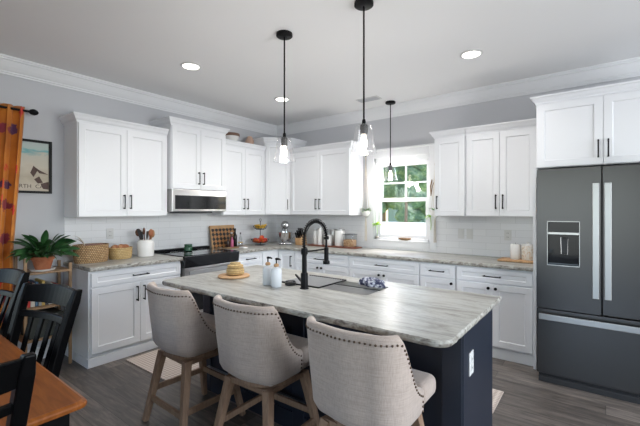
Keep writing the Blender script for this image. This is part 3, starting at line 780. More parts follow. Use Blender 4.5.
for i in range(7):
    b = B(); y = -.048 + i * .016; b.box((-.13, y - .004, -.014), (.13, y + .003, -.008)); b.build('slat', WALL, t)

# ------------------------------------------------------------------ counter stools
def make_stool():
    t = thing('counter_stool', '', 'stool')
    N = 48
    # plan curve, half widths; u from 0 (left front) to 1 (right front)
    def plan(u, z):
        """returns outer (x,y) and normal"""
        k = .955 + .045 * min(1, max(0, (z - .50) / .25)) ** .6
        w = .246 * k + .004 * max(0, (z - .7) / .23); bk = -.232 * k - .03 * max(0, (z - .6) / .33); r = .13; fr = .03
        # path: (-w,fr) -> (-w, bk+r) arc -> (-w+r,bk) -> (w-r,bk) arc -> (w,bk+r) -> (w,fr)
        s1 = fr - (bk + r); s2 = r * PI / 2; s3 = 2 * (w - r); T = 2 * s1 + 2 * s2 + s3; s = u * T
        bow = lambda q: -.018 * math.cos(q * PI / 2)
        if s < s1: return (-w, fr - s), (-1, 0)
        s -= s1
        if s < s2: a = s / r; return (-w + r - r * math.cos(a), bk + r - r * math.sin(a)), (-math.cos(a), -math.sin(a))
        s -= s2
        if s < s3: q = (s / s3 * 2 - 1); return (-w + r + s, bk + bow(q)), (0, -1)
        s -= s3
        if s < s2: a = PI / 2 - s / r; return (w - r + r * math.cos(a), bk + r - r * math.sin(a)), (math.cos(a), -math.sin(a))
        s -= s2
        return (w, bk + r + s), (1, 0)
    def top(u):
        v = abs(u - .5) * 2           # 0 centre .. 1 wing tip
        if v < .54: return .950
        q = (v - .54) / .46; q = q ** 1.5 / (q ** 1.5 + .35 * (1 - q) ** 1.2)
        return .950 - q * .285
    th = .042; rows = []
    for i in range(N + 1):
        u = i / N; zt = top(u); row = []
        for z in [.50, .503, .510, .522, .540, .57, .62] + [.62 + (zt - .02 - .62) * k / 5 for k in range(1, 6)]:
            (x, y), nn = plan(u, z); ins = .075 * max(0, 1 - (z - .50) / .07) ** 2
            row.append((x - nn[0] * ins, y - nn[1] * ins, z))
        (x, y), nn = plan(u, zt)
        for k in range(1, 6):
            a = PI * k / 6; off = th / 2 - th / 2 * math.cos(a); row.append((x - nn[0] * off, y - nn[1] * off, zt - .02 + .02 * math.sin(a)))
        for z in [zt - .02 + (.56 - zt + .02) * k / 4 for k in range(0, 5)]:
            (x, y), nn = plan(u, z); row.append((x - nn[0] * th, y - nn[1] * th, z))
        rows.append(row)
    b = B(); vs = b.grid(rows); b.bm.faces.new(vs[0]); b.bm.faces.new(vs[-1][::-1])
    for i in range(N):
        pass
    b.build('backrest', LINEN, t, smooth=True)
    # nail heads along the rim
    b = B(); us = [i / 400 for i in range(401)]; acc = 0; last = None
    for u in us:
        z = top(u) - .034; (x, y), nn = plan(u, z); 
        if u < .015 or u > .985: continue
        p = V((x + nn[0] * .001, y + nn[1] * .001, z))
        if last is None or (p - last).length > .021:
            b.ball(p, .0058, 1); last = p
    for sgn in (0, 1):
        for k in range(4):
            z = top(0) - .034 - .021 * (k + 1); 
            if z < .56: continue
            (x, y), nn = plan(.012 if sgn == 0 else .988, z); b.ball((x + nn[0] * .001, y, z), .0058, 1)
    b.build('nailhead_trim', NAIL, t, smooth=True)
    b = B(); b.rbox((-.185, -.18, .56), (.185, .10, .655), .03, 4); b.rbox((-.236, .045, .56), (.236, .225, .66), .035, 4); b.rbox((-.195, -.175, .515), (.195, .205, .60), .02, 3); b.build('seat', LINEN, t, smooth=True)
    b = B(); b.lathe([(.175, .478), (.185, .485), (.185, .53), (.17, .54)], n=32); b.box((-.165, -.165, .455), (.165, .165, .485)); b.build('swivel_base', OAK, t, bevel=.003)
    LT, LBt = .150, .232
    for sx in (-1, 1):
        for sy in (-1, 1):
            b = B(); b.bar((sx * LT, sy * LT, .48), (sx * LBt, sy * LBt, .006), .048, .034); lg = b.build('leg', OAK, t, bevel=.004)
            b = B(); b.cyl((sx * LBt, sy * LBt, 0), (sx * LBt, sy * LBt, .008), .013, n=10); b.build('foot_glide', DARK, lg)
    at = lambda sx, sy, z: V((sx, sy, 0)) * (LBt + (LT - LBt) * z / .48) + V((0, 0, z))
    for (a, c, z) in (((-1, -1), (1, -1), .165), ((-1, 1), (1, 1), .235), ((-1, -1), (-1, 1), .225), ((1, -1), (1, 1), .185)):
        b = B(); b.bar(at(*a, z), at(*c, z), .022, .022, d0=.036, d1=.036); s_ = b.build('stretcher', OAK, t, bevel=.003)
    b = B(); b.box((-.15, .197, .254), (.15, .218, .257)); b.build('foot_plate', STEEL, t)
    return t
st = make_stool()
for i, (x, y, rz, lb) in enumerate(((2.085, -2.985, -.03, 'beige linen counter stool with nailhead trim at far left end of island'),
                                    (2.76, -2.95, .02, 'beige linen counter stool in the middle of the three at the island'),
                                    (3.465, -2.965, .0, 'beige linen counter stool nearest the camera at right end of island'))):
    o = st if i == 0 else copy_tree(st)
    o.location = (x, y, 0); o.rotation_euler = (0, 0, rz); tag(o, lb, 'stool', 'upholstered counter stools at the island')

# ------------------------------------------------------------------ dining table and chairs
t = thing('dining_table', 'orange brown stained wooden dining table top corner in the foreground left', 'table', (1.5, -4.45, 0))
TX0, TX1, TY0, TY1 = .35, 2.83, -4.95, -3.925
b = B(); vs = rrect(TX0, TY0, TX1, TY1, .02, 3)
rows = [[(x, y, z) for x, y in rrect(TX0 + i_, TY0 + i_, TX1 - i_, TY1 - i_, .03, 3)] for z, i_ in ((.722, .012), (.726, .002), (.738, 0), (.744, .003), (.75, .014))]
vs = b.grid(rows, close_v=True); b.bm.faces.new(vs[0]); b.bm.faces.new(vs[-1]); b.build('tabletop', TABLE, t, world=True)
b = B(); o_ = .05
b.box((TX0 + o_, TY0 + o_, .63), (TX1 - o_, TY0 + o_ + .025, .724)); b.box((TX0 + o_, TY1 - o_ - .025, .63), (TX1 - o_, TY1 - o_, .724))
b.box((TX0 + o_, TY0 + o_, .63), (TX0 + o_ + .025, TY1 - o_, .724)); b.box((TX1 - o_ - .025, TY0 + o_, .63), (TX1 - o_, TY1 - o_, .724)); b.build('apron', BLACKP, t, world=True)
for x in (TX0 + .09, TX1 - .09):
    for y in (TY0 + .09, TY1 - .09):
        b = B(); b.bar((x, y, .724), (x, y, 0), .085, .06); b.build('leg', BLACKP, t, world=True, bevel=.004)

def make_chair():
    t = thing('dining_chair', '', 'chair')
    b = B(); b.rbox((-.225, -.20, .435), (.225, .22, .465), .012, 3); b.build('seat', BLACKP, t, smooth=True)
    yb = lambda z: -.19 - .15 * max(0, (z - .44) / .6) ** 1.25
    xb = lambda z: .20 + .035 * max(0, (z - .44) / .6)
    zs = [.44, .55, .66, .77, .88, .95, 1.015]
    for s in (-1, 1):
        b = B()
        pts = [V((s * .205, -.215, 0)), V((s * .20, -.20, .25))] + [V((s * xb(z), yb(z), z)) for z in zs]
        rows = []
        for i, p in enumerate(pts):
            w, d = (.022, .024) if i < 8 else (.016, .018); w2 = w
            rows.append([p + V((a * w, c * d, 0)) for a, c in ((-1, -1), (1, -1), (1, 1), (-1, 1))])
        vs = b.grid(rows, close_v=True); b.bm.faces.new(vs[0]); b.bm.faces.new(vs[-1]); b.build('back_post', BLACKP, t, bevel=.006)
        b = B(); b.bar((s * .20, .19, .44), (s * .205, .20, 0), .04, .03); b.build('leg', BLACKP, t, bevel=.003)
    def rail(z0, z1, name, bow, th=.012, arch=0):
        b = B(); rows = []
        for i in range(13):
            q = i / 12 * 2 - 1; x = q * (xb((z0 + z1) / 2) - .01); k = (1 - q * q) * bow; ar = arch * (1 - q * q)
            rows.append([(x, yb(z0) - k - th, z0), (x, yb(z0) - k + th, z0), (x, yb(z1) - k + th, z1 + ar), (x, yb(z1) - k - th, z1 + ar)])
        vs = b.grid(rows, close_v=True); b.bm.faces.new(vs[0]); b.bm.faces.new(vs[-1]); return b.build(name, BLACKP, t, bevel=.004)
    rail(.915, 1.005, 'crest_rail', .038, arch=.012)
    rail(.835, .868, 'mid_rail', .030)
    rail(.50, .53, 'lower_rail', .012)
    for q in (-.6, -.2, .2, .6):
        k0 = (1 - q * q) * .012; k1 = (1 - q * q) * .030
        b = B(); b.bar((q * .19, yb(.52) - k0, .52), (q * .215, yb(.86) - k1, .86), .034, .034, d0=.012, d1=.012, up=(0, 1, 0)); b.build('slat', BLACKP, t, bevel=.002)
    for s in (-1, 1):
        b = B(); b.bar((s * .202, .19, .2), (s * .202, -.2, .2), .02, .02); b.build('stretcher', BLACKP, t, bevel=.003)
    b = B(); b.box((-.2, .17, .38), (.2, .19, .436)); b.build('apron', BLACKP, t)
    return t
ch = make_chair()
for i, (x, y, rz, lb) in enumerate(((1.925, -4.075, PI + .22, 'black slat back dining chair turned slightly, in front of the small wooden shelf'),
                                    (1.00, -4.06, PI + .16, 'black slat back dining chair in front of the orange curtain'),
                                    (2.63, -4.375, PI / 2, 'black dining chair at the near end of the wooden table, bottom left'))):
    o = ch if i == 0 else copy_tree(ch)
    o.location = (x, y, 0); o.rotation_euler = (0, 0, rz); tag(o, lb, 'chair', 'black dining chairs around the table')

# ------------------------------------------------------------------ curtain, rod, framed print
t = thing('curtain_rod', 'black curtain rod with rounded finial at top left', 'curtain rod', (.1, -4.6, 2.36))
b = B(); b.cyl((.10, -5.9, 2.36), (.10, -3.40, 2.36), .011, n=12)
b.build('rod', BLACK, t, world=True, smooth=True)
b = B(); pr = [(.008, 0), (.020, .008), (.029, .03), (.029, .045), (.020, .064), (.006, .075), (.001, .077)]
b.tube([(.10, -3.405 + z, 2.36) for r, z in pr], [r for r, z in pr], n=16); b.build('finial', BLACK, t, world=True, smooth=True)
b = B(); b.bar((0, -3.60, 2.36), (.10, -3.60, 2.36), .014); b.build('bracket', BLACK, t, world=True)
b = B(); rows = []
for j in range(31):
    z = 2.39 - 2.37 * j / 30; f = j / 30; row = []
    for i in range(97):
        q = i / 96; ye = -3.44 - .085 * min(1, f / .55); y = -4.05 + (ye + 4.05) * q
        a = q * 2 * PI * 6.5
        row.append((.10 + (.034 + .016 * f) * math.sin(a) + .006 * math.sin(a * 2.3 + f * 3) + (.02 if j == 0 else 0) * 0, y + .012 * math.sin(a * 2 + .6), z + (.006 * math.cos(a * 2) if j == 0 else 0)))
    rows.append(row)
b.grid(rows); o = b.build('curtain', CURT, world=True, loc=(.10, -3.7, 0), smooth=True); md = o.modifiers.new('t', 'SOLIDIFY'); md.thickness = .003
tag(o, 'orange floral curtain with red and purple blossoms hanging at left edge', 'curtain')

t = thing('framed_print', 'black framed beach poster on grey wall beside the curtain', 'picture', (0, -3.41, 1.60))
pz0, pz1, py0, py1 = 1.605, 2.115, -3.62, -3.20
b = B(); fw = .022
for a, c in (((py0, pz0), (py0 + fw, pz1)), ((py1 - fw, pz0), (py1, pz1)), ((py0 + fw, pz0), (py1 - fw, pz0 + fw)), ((py0 + fw, pz1 - fw), (py1 - fw, pz1))): b.box((.001, a[0], a[1]), (.024, c[0], c[1]))
b.build('frame', BLACK, t, world=True)
PM = mat('beach_poster', rough=.6); n = NT(PM)
s = n.n('SeparateXYZ'); n.l(n.n('NewGeometry').outputs['Position'], s.inputs[0])
nz = n.noise(n.coords((1, 1, 2.2), world=True), 7, 3, .5, .6)
ma = n.n('Math', operation='MULTIPLY_ADD'); n.l(nz, ma.inputs[0]); ma.inputs[1].default_value = .16; n.l(s.outputs[2], ma.inputs[2])
mr = n.n('MapRange'); mr.inputs[1].default_value = pz0 + .08; mr.inputs[2].default_value = pz1 + .08; n.l(ma.outputs[0], mr.inputs[0])
n.base(n.ramp(mr.outputs[0], [(0, (.50, .44, .36)), (.12, (.58, .52, .42)), (.30, (.48, .42, .32)), (.5, (.60, .55, .45)), (.72, (.55, .54, .46)), (.80, (.16, .42, .44)), (.84, (.45, .55, .52)), (1, (.50, .55, .54))]))
b = B(); b.box((.001, py0 + fw, pz0 + fw), (.006, py1 - fw, pz1 - fw)); pr = b.build('print', PM, t, world=True)
b = B()
for pts in ([(-3.37, 1.80), (-3.345, 1.87), (-3.31, 1.83), (-3.345, 1.76)], [(-3.345, 1.865), (-3.30, 1.83), (-3.225, 1.79), (-3.30, 1.80)], [(-3.34, 1.74), (-3.30, 1.77), (-3.27, 1.71), (-3.31, 1.70)], [(-3.29, 1.70), (-3.225, 1.72), (-3.224, 1.645), (-3.27, 1.65)]):
    b.hexa([(.0062, y, z) for y, z in pts] + [(.0075, y, z) for y, z in pts])
b.build('dark_birds', mat('poster_brown', (.10, .06, .05), .7), t, world=True)
def text(s, size, loc, rot, m, parent, name='lettering', ext=.0008):
    cu = bpy.data.curves.new(name, 'FONT'); cu.body = s; cu.size = size; cu.extrude = ext; cu.align_x = 'CENTER'
    tmp = bpy.data.objects.new(name, cu); COL.objects.link(tmp)
    dg = bpy.context.evaluated_depsgraph_get(); me = bpy.data.meshes.new_from_object(tmp.evaluated_get(dg))
    bpy.data.objects.remove(tmp); me.name = name; me.materials.clear(); me.materials.append(m)
    o = bpy.data.objects.new(name, me); COL.objects.link(o); o.parent = parent
    off = V((0, 0, 0)); p = parent
    while p is not None: off += p.location; p = p.parent
    o.location = V(loc) - off; o.rotation_euler = rot; return o
text('NORTH  CAR', .050, (.0068, -3.385, pz0 + .05), (PI / 2, 0, PI / 2), mat('poster_ink', (.08, .05, .05), .7), t)

# ------------------------------------------------------------------ small shelf with plant
t = thing('shelf_unit', 'small open pale wooden shelf unit below the potted plant', 'shelf', (.2, -3.4, 0))
b = B()
for z in (.872, .56, .28): 
    b = B(); b.box((.04, -3.505, z), (.36, -3.15, z + .018)); b.build('shelf', SHELFW, t, world=True, bevel=.002)
for x in (.05, .335):
    for y in (-3.505, -3.165):
        b = B(); b.box((x, y, 0), (x + .022, y + .024, .95 if y > -3.2 else 1.02)); b.build('post', SHELFW, t, world=True, bevel=.002)
bc = [(.5, .04, .03), (.55, .52, .45), (.05, .12, .2), (.3, .3, .28), (.5, .35, .1), (.06, .06, .07), (.48, .45, .40), (.12, .22, .12)]
yy = -3.475; k = 0
bcn = ['red', 'cream', 'dark blue', 'grey', 'ochre', 'black', 'off white', 'green']
while yy < -3.22:
    w = random.choice([.022, .03, .038]); hh = random.uniform(.17, .23); c_ = k % 8
    b = B(); b.box((.09, yy, .579), (.30, yy + w, .578 + hh)); cov = b.build('book', mat('book_cover', bc[c_], .6), world=True, loc=(.2, yy, .578), bevel=.002)
    tag(cov, '%s book standing %s on the middle shelf of wooden shelf unit' % (bcn[c_], 'towards the curtain' if k < 5 else 'towards the cabinet'), 'book', 'books on the middle shelf')
    yy += w + .003; k += 1
b = B(); b.box((.07, -3.46, .2985), (.33, -3.20, .50)); tag(b.build('storage_box', mat('dark_box', (.03, .035, .03), .7), bevel=.006, world=True, loc=(.2, -3.48, .298)), 'dark storage box on the bottom shelf of wooden unit', 'box')

px_, py_ = .235, -3.335
t = thing('potted_plant', 'leafy green houseplant in terracotta pot on the wooden shelf', 'plant', (px_, py_, .89))
b = B(); b.lathe([(.088, 0), (.098, .012), (.10, .016), (.094, .016), (.06, .006)], n=28); b.build('saucer', CERAM, t, smooth=True)
b = B(); b.lathe([(.058, .012), (.082, .10), (.090, .10), (.092, .128), (.082, .128), (.078, .11), (.001, .108)], n=28); b.build('pot', TERRA, t, smooth=True)
random.seed(3)
def leaf(b, base, az, el, ln, w, droop, stem=.35, roll=0):
    """stem then lance-shaped blade following an arching path"""
    d = V((math.cos(az), math.sin(az), 0)); sd = V((-d.y, d.x, 0)) * math.cos(roll) + V((0, 0, 1)) * math.sin(roll); pts = []; p = V(base); e = el
    n_ = 12
    for i in range(n_ + 1):
        pts.append(p.copy()); p = p + (d * math.cos(e) + V((0, 0, math.sin(e)))) * ln / n_; e -= droop / n_
    k0 = int(n_ * stem); b.tube(pts[:k0 + 1], .0025, n=5)
    rows = []
    for i in range(k0, n_ + 1):
        f = (i - k0) / (n_ - k0); ww = w * math.sin(PI * min(1, f * .92 + .08)) ** .8 * (1 - .25 * f) + .0008
        if i == n_: ww = .0005
        up = V((0, 0, .35 * ww)); rows.append([pts[i] - sd * ww + up, pts[i] - sd * ww * .5 + up * .3, pts[i], pts[i] + sd * ww * .5 + up * .3, pts[i] + sd * ww + up])
    b.grid(rows)
for i in range(96):
    az = random.uniform(0, 2 * PI); rr = random.random()
    el = random.uniform(.45, 1.5); ln = random.uniform(.20, .34)
    if math.cos(az) < -.2: ln *= .55
    b = B(); leaf(b, (.03 * math.cos(az), .03 * math.sin(az), .11), az, el, ln, random.uniform(.020, .034), random.uniform(.6, 1.8), random.uniform(.3, .5), random.uniform(-1.0, 1.0)); b.build('leaf', LEAF, t, smooth=True)

# ------------------------------------------------------------------ things on the left counter
def basket(x, y, rx, ry, h, label, mt):
    t = thing('wicker_basket', label, 'basket', (x, y, .921))
    b = B(); b.lathe([(.92, 0), (.96, .01), (1.0, h * .5), (1.0, h), (.95, h), (.94, h * .5), (.88, .012), (.001, .012)], n=40, sx=rx, sy=ry); b.build('body', mt, t, smooth=True)
    b = B(); pts = [(rx * .985 * math.cos(a), ry * .985 * math.sin(a), h) for a in [2 * PI * k / 40 for k in range(40)]]; b.tube(pts, .007, n=8, closed=True); b.build('rim', mt, t, smooth=True)
    return t
basket(.235, -2.93, .120, .158, .172, 'larger woven wicker basket at the left end of the counter', WICK)
basket(.19, -2.625, .095, .118, .115, 'smaller woven wicker basket beside the white utensil crock', WICK2)
random.seed(5)
for i, (dx_, dy_, r, lb) in enumerate(((-.01, -.05, .038, 'left'), (.015, .005, .043, 'middle'), (-.01, .055, .036, 'right'))):
    b = B(); vs = b.ball((0, 0, 0), r, 3, (1, 1.1, .85))
    for v in vs: v.co *= 1 + .06 * noise.noise(v.co * 40)
    tag(b.build('bread_roll', BREAD, loc=(.19 + dx_, -2.625 + dy_, 1.04), smooth=True), '%s brown bread roll in the smaller wicker basket' % lb, 'bread', 'bread rolls in the small basket')
b = B(); vs = b.ball((0, 0, 0), .08, 3, (1, 1.35, .35))
for v in vs: v.co *= 1 + .12 * noise.noise(v.co * 18)
tag(b.build('folded_cloth', TRAYW, loc=(.235, -2.90, 1.078), smooth=True), 'brownish cloth bundled in the larger wicker basket', 'cloth')
b = B(); leaf(b, (0, 0, 0), 4.2, 1.3, .16, .014, 1.0, .2); leaf(b, (0, 0, 0), 4.9, 1.1, .15, .012, 1.0, .2); leaf(b, (0, 0, 0), 3.8, 1.2, .12, .012, .8, .2)
tag(b.build('dried_leaf_sprig', STRING, loc=(.235, -2.985, 1.08)), 'pale dried leaf sprig poking out of the larger basket', 'dried plant')
b = B(); b.tube([(.018, -2.655, 1.17), (.018, -2.655, 1.22)], .012, n=8); b.tube([(.014, -2.655, 1.20), (.02, -2.655, 1.28)], .003, n=6)
tag(b.build('night_light', DARK, loc=(.018, -2.655, 1.17)), 'thin dark plug in wand on the outlet behind small basket', 'plug')

cx_, cy_ = .225, -2.365
b = B(); b.lathe([(r_ * 1.2, z_) for r_, z_ in [(.066, 0), (.072, .006), (.074, .09), (.076, .155), (.07, .172), (.058, .178), (.058, .188), (.062, .192), (.055, .192), (.053, .17), (.062, .15), (.062, .01), (.001, .01)]], n=36)
tag(b.build('utensil_crock', CERAM, loc=(cx_, cy_, .92), smooth=True), 'white ceramic crock holding cooking utensils by the range', 'crock')
random.seed(11)
uten = [('wooden_spoon', 'chestnut wooden spoon at the back', (.16, .06, .03), 2.9, .30, 'spoon'), ('spatula', 'dark grey turner at the left', (.05, .05, .055), -1.6, .29, 'flat'), ('wooden_spoon', 'dark brown wooden spoon leaning left', (.12, .05, .025), -2.0, .29, 'spoon'), ('wooden_spoon', 'red brown wooden spoon upright at centre', (.30, .10, .04), .3, .285, 'spoon'), ('spatula', 'black spatula leaning forward', (.02, .02, .02), -1.1, .265, 'flat'),
        ('whisk', 'pale grey spatula leaning back', (.45, .42, .4), 2.4, .26, 'flat'), ('wooden_spoon', 'tan wooden spoon leaning right', (.40, .22, .10), 1.1, .27, 'spoon'), ('spatula', 'dark brown slotted turner', (.07, .035, .02), -2.8, .27, 'flat'), ('ladle', 'black ladle leaning right', (.03, .03, .03), 1.7, .25, 'spoon')]
for nm, lb, c_, az, ln, sh in uten:
    nm = 'spatula' if nm == 'whisk' else nm
    d = V((math.cos(az) * .26, math.sin(az) * .26, 1)).normalized(); p0 = V((cx_, cy_, .945)) + V((math.cos(az) * .012, math.sin(az) * .012, 0)); b = B(); tip = d * ln
    b.tube([(0, 0, 0), d * (ln * .75)], [.005, .006], n=8)
    if sh == 'spoon':
        for v in b.ball((0, 0, 0), .031, 2, (.45, 1, 1.45)): v.co = Matrix.Rotation(az * .3, 3, 'Z') @ v.co + d * ln * .88
    else: b.bar(d * ln * .7, d * ln * 1.02, .04, .052, d0=.006, d1=.006)
    tag(b.build(nm, mat(nm + '_material', c_, .5), loc=p0, smooth=(sh == 'spoon')), lb + ' in the white crock', 'utensil', 'cooking utensils in the crock')

# green jar on the stove
t = thing('glass_jar', 'squat dark green glass jar standing on the black cooktop', 'jar', (.13, -1.79, .933))
t.location = (.11, -1.80, .959); b = B(); b.lathe([(.04, 0), (.052, .008), (.054, .045), (.05, .058), (.042, .064), (.001, .064)], n=28); b.build('body', GREENGLASS, t, smooth=True)
b = B(); b.lathe([(.046, .064), (.048, .068), (.048, .084), (.044, .09), (.001, .091)], n=28); b.build('lid', GREENGLASS, t, smooth=True)
t.location = (.25, -1.84, .933)

# checkered board leaning on the wall, bottles
t = thing('cutting_board', 'checkered end grain cutting board leaning against the tiles right of range', 'cutting board', (.10, -1.17, .921))
b = B(); W_, H_ = .40, .31
Rm = Matrix.Rotation(-.20, 4, 'Y')
b.box((-.0, -W_ / 2, 0), (.024, W_ / 2, H_ - .045)); bmesh.ops.transform(b.bm, matrix=Rm, verts=b.bm.verts[:]); b.build('checkered_panel', CHECK, t, bevel=.002)
b = B(); b.box((-.0, -W_ / 2, H_ - .045), (.025, W_ / 2, H_)); b.box((-.0005, -W_ / 2 - .012, 0), (.025, -W_ / 2, H_)); b.box((-.0005, W_ / 2, 0), (.025, W_ / 2 + .004, H_)); bmesh.ops.transform(b.bm, matrix=Rm, verts=b.bm.verts[:]); b.build('border', BOARDW, t, bevel=.002)
b = B(); b.rbox((-.07, -.17, 0), (.07, .17, .016), .005, 2); tag(b.build('serving_tray', SHELFW, loc=(.28, -1.13, .921), smooth=True), 'small wooden tray of bottles in front of the checkered board', 'tray')
def bottle(x, y, r, h, m, label, z=.937, cap=BLACK, nm='bottle', neck=.35):
    t = thing(nm, label, 'bottle', (x, y, z))
    b = B(); b.lathe([(r * .9, 0), (r, .004), (r, h * .55), (r * .9, h * .62), (r * neck, h * .74), (r * neck, h * .9)], n=20); b.build('body', m, t, smooth=True)
    b = B(); b.lathe([(r * neck * 1.15, h * .9), (r * neck * 1.15, h), (r * .1, h * 1.005)], n=14); b.build('cap', cap, t, smooth=True); return t
bottle(.27, -1.24, .024, .13, mat('dark_brown_glass', (.03, .012, .008), .1), 'short dark brown bottle at left of the small wooden tray')
bottle(.30, -1.195, .020, .155, mat('pink_label', (.42, .10, .20), .4), 'slim pink bottle on the small wooden tray')
bottle(.25, -1.10, .028, .25, mat('black_oil_bottle', (.015, .012, .01), .08), 'tall black oil bottle in front of checkered board')
bottle(.28, -1.03, .024, .19, JARGLASS, 'clear glass oil bottle at right of small wooden tray')
bottle(.24, -1.155, .022, .20, mat('brown_grinder', (.10, .045, .02), .4), 'brown wooden pepper grinder beside the tall black bottle', cap=CHROME, nm='pepper_grinder', neck=.6)
t = thing('glass_jar', 'low gold lidded jar at the front of the bottle tray', 'jar', (.325, -1.07, .937))
b = B(); b.lathe([(.03, 0), (.033, .006), (.033, .045), (.03, .05)], n=20); b.build('body', JARGLASS, t, smooth=True)
b = B(); b.lathe([(.034, .05), (.034, .064), (.001, .065)], n=20); b.build('lid', mat('gold_metal', (.6, .42, .18), .3, 1), t, smooth=True)
b = B(); b.rbox((-.05, -.035, 0), (.05, .035, .02), .006, 2); tag(b.build('butter_dish', CERAM, loc=(.42, -1.1, .921), smooth=True), 'flat white dish lying in front of the bottle tray', 'dish')

# fruit stand
t = thing('fruit_stand', 'two tier black wire fruit stand in the back corner of counter', 'fruit stand', (.27, -.66, .921)); t.location = (.25, -.62, .921)
b = B(); b.cyl((0, 0, 0), (0, 0, .36), .005, n=8); b.tube([(.02 * math.cos(a), 0, .375 + .02 * math.sin(a)) for a in [2 * PI * k / 12 for k in range(12)]], .003, n=6, closed=True); b.build('pole', BLACK, t, smooth=True)
for z, r in ((.03, .135), (.23, .105)):
    b = B()
    for k, (q, zz) in enumerate(((1, .055), (.85, .025), (.55, .004))): b.tube([(r * q * math.cos(a), r * q * math.sin(a), z + zz) for a in [2 * PI * k2 / 28 for k2 in range(28)]], .003, n=6, closed=True)
    for k in range(12):
        a = 2 * PI * k / 12; b.tube([(r * q * math.cos(a), r * q * math.sin(a), z + zz) for q, zz in ((0, .0), (.55, .002), (.85, .023), (1, .053))], .0022, n=5)
    b.build('wire_basket', BLACK, t, smooth=True)
b = B(); b.lathe([(.08, 0), (.08, .006), (.001, .007)], n=24); b.build('base', BLACK, t, smooth=True)
fx0, fy0 = .25, -.62
fl = [(-.07, -.03), (-.03, -.075), (.035, -.07), (.075, -.015), (.06, .045), (.0, .075), (-.055, .045), (.03, 0)]
pos = ['left rear', 'leftmost front', 'front middle', 'front right', 'right', 'rear', 'rear left', 'topmost']
for i, (a, c_) in enumerate(fl):
    zz = .991 if i < 7 else 1.035; b = B(); b.lathe([(.002, -.028), (.015, -.032), (.030, -.022), (.036, .0), (.031, .020), (.018, .030), (.004, .024)], n=18)
    tag(b.build('apple', APPLE, loc=(fx0 + a, fy0 + c_, zz), smooth=True), 'red apple at %s of the lower fruit stand tier' % pos[i], 'fruit', 'red apples on the lower tier')
bl = ['front', 'second from front', 'third from front', 'rear']
for i in range(4):
    b = B(); rad = .085; off = i * .028 - .045; pts = []; rs = []
    for k in range(11):
        a = PI * (1.15 + .7 * k / 10); pts.append((off, rad * math.cos(a), .0 + rad * math.sin(a) + .085 + i * .003)); rs.append(.016 * math.sin(PI * min(1, max(.12, k / 10 * .88 + .06))) ** .5)
    b.tube(pts, rs, n=7); tag(b.build('banana', BANANA, loc=(fx0 + .01, fy0, 1.175), smooth=True), 'yellow banana, %s of the bunch on the upper tier' % bl[i], 'fruit', 'bananas on the upper tier')

# stand mixer
t = thing('stand_mixer', 'silver stand mixer with steel bowl in the counter corner', 'mixer', (.50, -.33, .921), rz=.0)
t.location = (.46, -.30, .921); t.rotation_euler = (0, 0, -PI / 4 - PI / 2 + PI / 2 + .0)
BRIGHT = mat('polished_steel', (.78, .78, .79), .16, 1.0)
SILV = mat('silver_enamel', (.42, .42, .43), .25, .85)
b = B(); b.rbox((-.13, -.10, 0), (.16, .10, .035), .015, 3); b.build('base', SILV, t, smooth=True)
b = B(); b.rbox((-.13, -.045, .03), (-.055, .045, .25), .02, 3); b.build('column', SILV, t, smooth=True)
b = B(); pr = [(-.15, .03), (-.13, .05), (-.05, .062), (.06, .062), (.13, .052), (.165, .035), (.17, .01)]; b.tube([(x, 0, .295) for x, r in pr], [r for x, r in pr], n=18); b.build('motor_head', SILV, t, smooth=True)
b = B(); b.lathe([(.03, .238), (.03, .25), (.012, .2), (.012, .16)], (.07, 0, 0), 16, cap=False); b.build('beater_shaft', CHROME, t, smooth=True)
b = B(); b.lathe([(.05, .036), (.052, .045), (.085, .075), (.104, .12), (.108, .185), (.111, .19), (.105, .188), (.10, .12), (.08, .08), (.001, .05)], (.06, 0, 0), 30); b.build('bowl', BRIGHT, t, smooth=True)
b = B(); b.tube([(.06, .10, .17), (.06, .15, .165), (.06, .155, .12), (.06, .11, .09)], .007, n=8); b.build('bowl_handle', CHROME, t, smooth=True)

# knife block
t = thing('knife_block', 'pale wooden knife block with black handled knives', 'knife block', (.80, -.24, .921), rz=.0)
t.location = (.735, -.235, .921)
b = B(); b.hexa([(-.055, -.075, 0), (.055, -.075, 0), (.055, .07, 0), (-.055, .07, 0), (-.055, -.085, .10), (.055, -.085, .10), (.055, .045, .165), (-.055, .045, .165)]); b.build('body', BOARDW, t, bevel=.004)
for r_ in range(3):
    for c_ in range(3):
        x = -.034 + c_ * .034; y = -.065 + r_ * .038; z = .11 + r_ * .021; ln = .085 + .012 * r_; dv = V((0, -.42, 1)).normalized()
        b = B(); b.bar((x, y, z - .008), V((x, y, z)) + dv * ln, .018, .021, d0=.014, d1=.016); b.build('knife', BLACK, t, bevel=.003)

# canisters on dark tray
b = B(); b.rbox((-.42, -.09, 0), (.42, .09, .016), .006, 2); tag(b.build('wooden_tray', TRAYW, loc=(1.30, -.19, .921), smooth=True), 'long dark red wooden board under the row of canisters', 'tray')
def canister(x, y, r, h, label, body=CERAM, lid=CERAM, z=.938, nm='canister'):
    t = thing(nm, label, 'canister', (x, y, z))
    b = B(); b.lathe([(r * .95, 0), (r, .005), (r, h * .86), (r * .97, h * .88), (r * .01, h * .88)], n=30); b.build('body', body, t, smooth=True)
    b = B(); b.lathe([(r * 1.02, h * .88), (r * 1.03, h * .90), (r * 1.02, h * .955), (r * .9, h * .965), (r * .16, h * .967), (r * .16, h), (r * .01, h)], n=30); b.build('lid', lid, t, smooth=True); return t
canister(.965, -.17, .038, .23, 'slim tall white canister just left of the faucet arch', lid=STEEL)
canister(1.055, -.19, .036, .255, 'slim tall white canister with grey lid seen through faucet arch', lid=STEEL)
canister(1.195, -.175, .062, .155, 'short white canister, middle of the canister row', lid=PLATE)
canister(1.385, -.16, .072, .245, 'widest tall white canister with steel lid', lid=STEEL)
